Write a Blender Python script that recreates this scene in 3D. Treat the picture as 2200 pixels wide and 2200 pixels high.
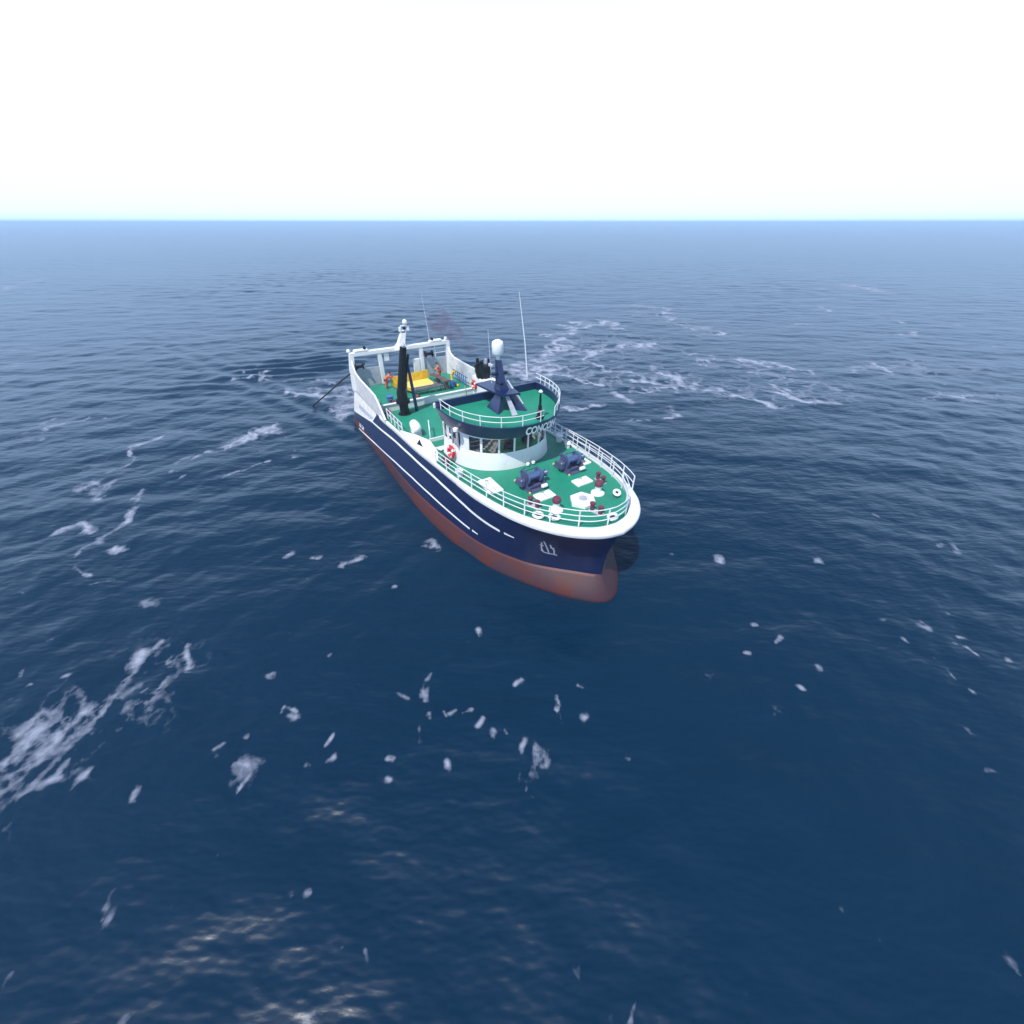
import bpy, math, random
import numpy as np
from mathutils import Vector, Matrix
sc = bpy.context.scene
for o in list(bpy.data.objects): bpy.data.objects.remove(o)
col = sc.collection
PI = math.pi
R = math.radians
random.seed(7)
rng = np.random.default_rng(7)

# ------------------------------------------------------------ camera, sky, sun, exposure
CAM_H = 18.0
cd = bpy.data.cameras.new('camera'); cam = bpy.data.objects.new('camera', cd); col.objects.link(cam)
cd.sensor_width = 36.0; cd.lens = 860.0/2200*36.0
cd.clip_start = 0.5; cd.clip_end = 40000
PITCH = 0.62616
cam.location = (0, 0, CAM_H); cam.rotation_euler = (PI/2-PITCH, 0, 0)
sc.camera = cam

SUN_EL = R(60)
sun_dir = Vector((-0.52*math.cos(SUN_EL), -0.854*math.cos(SUN_EL), math.sin(SUN_EL)))   # towards the sun
w = bpy.data.worlds.new("World"); sc.world = w; w.use_nodes = True
nt = w.node_tree; bg = nt.nodes['Background']
sky = nt.nodes.new('ShaderNodeTexSky'); sky.sky_type = 'NISHITA'; sky.sun_disc = False
sky.sun_elevation = SUN_EL; sky.sun_rotation = math.atan2(sun_dir.x, sun_dir.y)
sky.air_density = 1.0; sky.dust_density = .4; sky.ozone_density = 3.5
tcw = nt.nodes.new('ShaderNodeTexCoord'); sx = nt.nodes.new('ShaderNodeSeparateXYZ'); nt.links.new(tcw.outputs['Generated'], sx.inputs[0])
mrw = nt.nodes.new('ShaderNodeMapRange'); mrw.inputs[1].default_value = .26; mrw.inputs[2].default_value = .46; mrw.inputs[3].default_value = 1.0; mrw.inputs[4].default_value = .05
nt.links.new(sx.outputs[2], mrw.inputs[0])
mxw = nt.nodes.new('ShaderNodeMix'); mxw.data_type = 'RGBA'; mxw.inputs[7].default_value = (8.8, 12.4, 18.0, 1)     # bright thin overcast veil
nt.links.new(mrw.outputs[0], mxw.inputs[0]); nt.links.new(sky.outputs[0], mxw.inputs[6])
nt.links.new(mxw.outputs[2], bg.inputs[0]); bg.inputs[1].default_value = 0.10
sd = bpy.data.lights.new('sun', 'SUN'); so = bpy.data.objects.new('sun', sd); col.objects.link(so)
sd.energy = 4.0; sd.angle = R(0.53); sd.color = (1.0, 0.965, 0.92)
so.rotation_euler = sun_dir.to_track_quat('Z', 'Y').to_euler()
so.location = (-60, -40, 90)
sc.view_settings.view_transform = 'Standard'; sc.view_settings.look = 'None'
sc.view_settings.exposure = 0.25; sc.view_settings.gamma = 1
sc.cycles.max_bounces = 6; sc.cycles.transparent_max_bounces = 12; sc.cycles.volume_bounces = 1
sc.cycles.volume_max_steps = 64
HAZE_DENSITY = 0.0007

# ------------------------------------------------------------ materials
def mat(name, c, rough=0.5, metal=0.0, c2=None, nscale=3.0, bump=0.0, bscale=20, alpha=None, spec=0.5, lo=0.4, hi=0.65):
    m = bpy.data.materials.new(name); m.use_nodes = True
    n = m.node_tree.nodes; l = m.node_tree.links; b = n['Principled BSDF']
    b.inputs['Base Color'].default_value = (*c, 1); b.inputs['Roughness'].default_value = rough
    b.inputs['Metallic'].default_value = metal; b.inputs['Specular IOR Level'].default_value = spec
    tc = n.new('ShaderNodeTexCoord')
    if c2:
        t = n.new('ShaderNodeTexNoise'); t.inputs['Scale'].default_value = nscale; t.inputs['Detail'].default_value = 7
        t.inputs['Roughness'].default_value = 0.65
        l.new(tc.outputs['Object'], t.inputs['Vector'])
        r = n.new('ShaderNodeMapRange'); r.inputs[1].default_value = lo; r.inputs[2].default_value = hi
        l.new(t.outputs[0], r.inputs[0])
        mx = n.new('ShaderNodeMix'); mx.data_type = 'RGBA'
        mx.inputs[6].default_value = (*c, 1); mx.inputs[7].default_value = (*c2, 1)
        l.new(r.outputs[0], mx.inputs[0]); l.new(mx.outputs[2], b.inputs['Base Color'])
    if bump:
        t = n.new('ShaderNodeTexNoise'); t.inputs['Scale'].default_value = bscale; t.inputs['Detail'].default_value = 4
        l.new(tc.outputs['Object'], t.inputs['Vector'])
        bp = n.new('ShaderNodeBump'); bp.inputs['Strength'].default_value = bump; bp.inputs['Distance'].default_value = 0.05
        l.new(t.outputs[0], bp.inputs['Height']); l.new(bp.outputs[0], b.inputs['Normal'])
    return m
M = {}
M['white'] = mat('white_paint', (.78,.78,.78), .38, c2=(.66,.655,.64), nscale=1.1, lo=.5, hi=.75)
M['white2'] = mat('white_plastic', (.82,.82,.81), .3)
M['cream'] = mat('weathered_white_plate', (.72,.71,.70), .5, c2=(.52,.49,.46), nscale=1.6, lo=.45, hi=.75)
M['grey'] = mat('grey_paint', (.42,.44,.50), .5, c2=(.34,.36,.42), nscale=2)
M['navy'] = mat('navy_hull_paint', (.006,.014,.058), .32, c2=(.010,.020,.070), nscale=1.2, bump=.12, bscale=1.5, spec=.35)
M['navy2'] = mat('navy_house_paint', (.008,.017,.072), .3)
M['red'] = mat('antifouling_red', (.075,.016,.011), .55, c2=(.045,.019,.027), nscale=.55, bump=.1, bscale=2, spec=.25, lo=.40, hi=.56)
M['green'] = mat('green_deck_paint', (.007,.245,.150), .55, c2=(.016,.19,.118), nscale=.9, bump=.2, bscale=30, lo=.4, hi=.7)
M['black'] = mat('black_steel', (.004,.004,.006), .5, spec=.25)
M['dark'] = mat('dark_rubber', (.02,.018,.02), .7)
M['winch'] = mat('slate_blue_steel', (.075,.085,.20), .38, .2, c2=(.11,.11,.17), nscale=4)
M['bootred'] = mat('waterline_red', (.10,.010,.008), .55, c2=(.06,.02,.02), nscale=1.5)
M['drum'] = mat('winch_drum', (.10,.15,.30), .35, .3)
M['maroon'] = mat('maroon_bollard_paint', (.14,.035,.06), .45)
M['ring'] = mat('red_buoy_plastic', (.70,.02,.03), .4)
M['orange'] = mat('orange_oilskin', (.78,.17,.02), .45, c2=(.62,.10,.02), nscale=6)
M['redskin'] = mat('red_oilskin', (.75,.07,.03), .45)
M['yellow'] = mat('yellow_plate', (.72,.46,.015), .45, c2=(.55,.33,.01), nscale=3)
M['yellow2'] = mat('pale_yellow_plate', (.80,.66,.17), .4)
M['steel'] = mat('galvanised_steel', (.30,.29,.33), .45, .5, c2=(.2,.17,.18), nscale=5)
M['brownsteel'] = mat('rusty_conveyor', (.12,.075,.075), .6)
M['rope'] = mat('dark_rope', (.022,.022,.024), .8, bump=.6, bscale=25)
M['skin'] = mat('skin', (.45,.24,.17), .5)
M['hair'] = mat('dark_hair', (.025,.018,.014), .7)
M['blue'] = mat('blue_plastic', (.05,.16,.42), .5)
M['wood'] = mat('console_brown', (.24,.17,.10), .5, c2=(.03,.03,.03), nscale=1.6, lo=.45, hi=.55)
M['rail'] = mat('white_rail_paint', (.74,.74,.75), .35)
M['aluminium'] = mat('pale_aerial', (.62,.66,.70), .4)
g = bpy.data.materials.new('tinted_glass'); g.use_nodes = True
n = g.node_tree.nodes; l = g.node_tree.links; n.remove(n['Principled BSDF'])
tr = n.new('ShaderNodeBsdfTransparent'); tr.inputs[0].default_value = (.86,.86,.80,1)
gl = n.new('ShaderNodeBsdfGlossy'); gl.inputs['Roughness'].default_value = .03; gl.inputs[0].default_value = (1,1,1,1)
fr = n.new('ShaderNodeFresnel'); fr.inputs[0].default_value = 1.5
ad = n.new('ShaderNodeMath'); ad.operation = 'ADD'; ad.inputs[1].default_value = .14; l.new(fr.outputs[0], ad.inputs[0])
mx = n.new('ShaderNodeMixShader'); l.new(ad.outputs[0], mx.inputs[0]); l.new(tr.outputs[0], mx.inputs[1]); l.new(gl.outputs[0], mx.inputs[2])
l.new(mx.outputs[0], n['Material Output'].inputs[0]); M['glass'] = g

# ------------------------------------------------------------ mesh helpers
def tag(o, label=None, cat=None, group=None, kind=None):
    if label: o['label'] = label
    if cat: o['category'] = cat
    if group: o['group'] = group
    if kind: o['kind'] = kind
    return o
class MB:
    def __init__(s): s.v = []; s.f = []
    def add(s, vs, fs):
        k = len(s.v); s.v += [tuple(map(float, p)) for p in vs]; s.f += [tuple(i+k for i in f) for f in fs]; return s
    def box(s, c, d, rz=0, rx=0, ry=0, bev=0.0, taper=1.0):
        hx, hy, hz = d[0]/2, d[1]/2, d[2]/2
        m = Matrix.Translation(c) @ Matrix.Rotation(rz,4,'Z') @ Matrix.Rotation(ry,4,'Y') @ Matrix.Rotation(rx,4,'X')
        b = min(bev, hx*.9, hy*.9, hz*.9)
        if b <= 0:
            vs = [(sx*hx*(taper if sz>0 else 1), sy*hy*(taper if sz>0 else 1), sz*hz) for sz in (-1,1) for sy in (-1,1) for sx in (-1,1)]
            fs = [(0,2,3,1),(4,5,7,6),(0,1,5,4),(2,6,7,3),(0,4,6,2),(1,3,7,5)]
            return s.add([m @ Vector(p) for p in vs], fs)
        rings = []
        for z, i in ((-hz, b), (-hz+b, 0), (hz-b, 0), (hz, b)):
            t = taper if z > 0 else 1
            X, Y = (hx-i)*t, (hy-i)*t; q = b if i == 0 else b*.3
            rings.append([(-X+q,-Y,z),(X-q,-Y,z),(X,-Y+q,z),(X,Y-q,z),(X-q,Y,z),(-X+q,Y,z),(-X,Y-q,z),(-X,-Y+q,z)])
        return s.loft([[m @ Vector(p) for p in r] for r in rings], True, True)
    def loft(s, rings, closed=True, caps=False):
        n_ = len(rings[0]); vs = [p for r in rings for p in r]; fs = []
        for i in range(len(rings)-1):
            for j in range(n_ if closed else n_-1):
                k = (j+1) % n_; fs.append((i*n_+j, i*n_+k, (i+1)*n_+k, (i+1)*n_+j))
        if caps: fs.append(tuple(reversed(range(n_)))); fs.append(tuple(range((len(rings)-1)*n_, len(rings)*n_)))
        return s.add(vs, fs)
    def tube(s, pts, r, n_=8, closed=False, caps=True):
        pts = [Vector(p) for p in pts]; N = len(pts)
        rs = r if isinstance(r, (list, tuple)) else [r]*N
        rings = []; up = None
        for i, p in enumerate(pts):
            a = pts[(i-1) % N] if (closed or i > 0) else p; b = pts[(i+1) % N] if (closed or i < N-1) else p
            t = (b-a).normalized()
            if up is None:
                up = t.orthogonal().normalized()
            else:
                up = (up - t*up.dot(t)).normalized()
            bn = t.cross(up)
            rings.append([p + (up*math.cos(q*2*PI/n_) + bn*math.sin(q*2*PI/n_))*rs[i] for q in range(n_)])
        if closed: rings.append(rings[0])
        return s.loft(rings, True, caps and not closed)
    def lathe(s, prof, c=(0,0,0), n_=20, m=None):
        m = m or Matrix.Identity(4); m = Matrix.Translation(c) @ m
        rings = [[m @ Vector((max(r_, .0008)*math.cos(q*2*PI/n_), max(r_, .0008)*math.sin(q*2*PI/n_), z)) for q in range(n_)] for r_, z in prof]
        return s.loft(rings, True, True)
    def prism(s, poly, z0, z1):
        n_ = len(poly)
        return s.loft([[(p[0],p[1],z0) for p in poly], [(p[0],p[1],z1) for p in poly]], True, True)
    def strip(s, A, B):
        k = len(A); return s.add(list(A)+list(B), [(i, i+1, k+i+1, k+i) for i in range(k-1)])
    def slab(s, A, B, C_, D):   # closed tube of four lines
        return s.loft([list(q) for q in zip(A, B, C_, D)], True, True)
    def build(s, name, m, parent=None, smooth=0.0, loc=None):
        me = bpy.data.meshes.new(name); me.from_pydata(s.v, [], s.f); me.update()
        me.materials.append(m); me.validate()
        import bmesh
        bm = bmesh.new(); bm.from_mesh(me); bmesh.ops.recalc_face_normals(bm, faces=bm.faces); bm.to_mesh(me); bm.free()
        o = bpy.data.objects.new(name, me); col.objects.link(o)
        if parent: o.parent = parent
        if loc: o.location = loc
        if smooth:
            me.polygons.foreach_set('use_smooth', [True]*len(me.polygons))
            me.set_sharp_from_angle(angle=R(smooth))
        return o

# ------------------------------------------------------------ ship frame
TH = -1.021; ORG = Vector((-12.078, 45.22, 0))
SHIP = Matrix.Translation(ORG) @ Matrix.Rotation(TH, 4, 'Z')
def empty(name, m, parent=None):
    o = bpy.data.objects.new(name, None); col.objects.link(o); o.empty_display_size = .3
    if parent: o.parent = parent
    o.matrix_local = m
    return o
def onship(x, y, z, rz=0):
    return SHIP @ Matrix.Translation((x, y, z)) @ Matrix.Rotation(rz, 4, 'Z')
boat = tag(empty('fishing_boat', SHIP), 'navy and white fishing trawler with green decks and a red underside', 'boat')

def zf(x): return 3.611 + 1.553*np.clip(np.asarray(x)/33.68, 0, 1)**2
def smooth_tab(xs, ys, k=9):
    """smooth half-breadth table, blunt at the tip"""
    L_ = xs[-1]; u = np.linspace(0, 1, 300); x = L_*np.sin(u*PI/2); y = np.interp(x, xs, ys)
    ext = np.concatenate([np.full(40, y[0]), y, -y[-2:-42:-1]])
    g_ = np.exp(-(np.arange(-25, 26)/k)**2); g_ /= g_.sum()
    y = np.convolve(ext, g_, 'same')[40:340]; y[-1] = 0
    return lambda q: np.interp(np.asarray(q, float), x, y)
dy = smooth_tab([0,9,13,17.7,21.4,23.4,24.7,25.9,27.3,28.6,29.9,30.8,31.8,32.6,33.15,33.4,33.5], [5.38,5.36,5.22,5.1,4.87,4.72,4.58,4.42,4.22,3.98,3.58,3.2,2.55,1.9,1.25,.65,0], 6)
yo = smooth_tab([0,9,13,17.7,21.4,24.4,26.5,27.8,29.5,30.8,31.5,32.5,33.3,33.8,34.05,34.2], [5.66,5.62,5.4,5.27,5.0,4.86,4.74,4.52,4.16,3.72,3.4,2.82,2.1,1.4,.8,0], 6)   # outer edge of the white rim
_wy = smooth_tab([0,17,20.5,24,26,27.8,29.6,31.2,32.2,32.9,33.5,33.9,34.15,34.25], [6.42,6.42,6.28,5.84,5.42,4.92,4.05,3.08,2.4,1.85,1.3,.88,.42,0], 10)
_ry = smooth_tab([0,6,11,15,19,21.8,25.2,27,28.2,29.9,31.1,32.2,32.9,33.15], [6.2,6.22,6.2,6.14,5.92,5.6,5.02,4.6,4.05,3.15,2.1,1.0,.35,0], 10)
def zr(x): return np.interp(x, [0,6,11,19,27,30,33.2], [.7,.8,.9,.96,1.05,1.1,1.2])         # top of the red paint
def zs(x): return np.interp(x, ZS_X, ZS_Z)         # upper white stripe
def zl(x): return np.interp(x, ZL_X, ZL_Z)         # lower white stripe
ZS_X=[0,7,13.2,17,20.3,23,25.2,27,28.4,29.4,33]; ZS_Z=[1.35,2.5,3.0,3.2,3.26,3.26,3.21,3.09,2.99,2.93,2.8]
ZL_X=[0,8.95,13.9,17.6,20.6,23.1,25.2,26.5,30]; ZL_Z=[-.1,.88,1.43,1.70,1.77,1.73,1.67,1.65,1.6]
def yg(x): return yo(np.asarray(x, float)*34.2/34.05)-.09*(np.asarray(x,float) < 34)
def level(v, n_=260):
    """polyline (x,y,z) of the hull's starboard half breadth at level v (0..5)"""
    u = np.sin(np.linspace(0, PI/2, n_))
    if v < 1:
        a = u*33.7, _wy(u*34.25)*.93, np.full_like(u, -1.3); b = u*34.25, _wy(u*34.25), np.zeros_like(u); t = ty = v
    elif v < 3:
        t = (v-1)/2; ty = t**1.4
        a = u*34.25, _wy(u*34.25), np.zeros_like(u); b = u*33.15, _ry(u*33.15), zr(u*33.15)
    else:                       # topside: from the red line up to the gunwale in one fair curve
        t = (v-3)/2
        a = u*33.15, _ry(u*33.15), zr(u*33.15); b = u*34.05, yg(u*34.05), zf(u*34.05)-.10
        ty = t**1.15 + 0*u
        near = np.clip((u-.8)/.2, 0, 1); ty = ty*(1-near)+t**2.2*near
    return np.stack([a[0]*(1-ty)+b[0]*ty, a[1]*(1-ty)+b[1]*ty, a[2]*(1-t)+b[2]*t], 1)
LV = np.concatenate([[0,.5],np.linspace(1,3,11),np.linspace(3,5,25)[1:]])
LVP = [level(v) for v in LV]
GRID = np.array(LVP)                # level, station, xyz
def hull_y(x, z):
    ys = [np.interp(x, GRID[i,:,0], GRID[i,:,1]) for i in range(1, len(LV))]
    zz = [np.interp(x, GRID[i,:,0], GRID[i,:,2]) for i in range(1, len(LV))]
    return float(np.interp(z, zz, ys))

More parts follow.
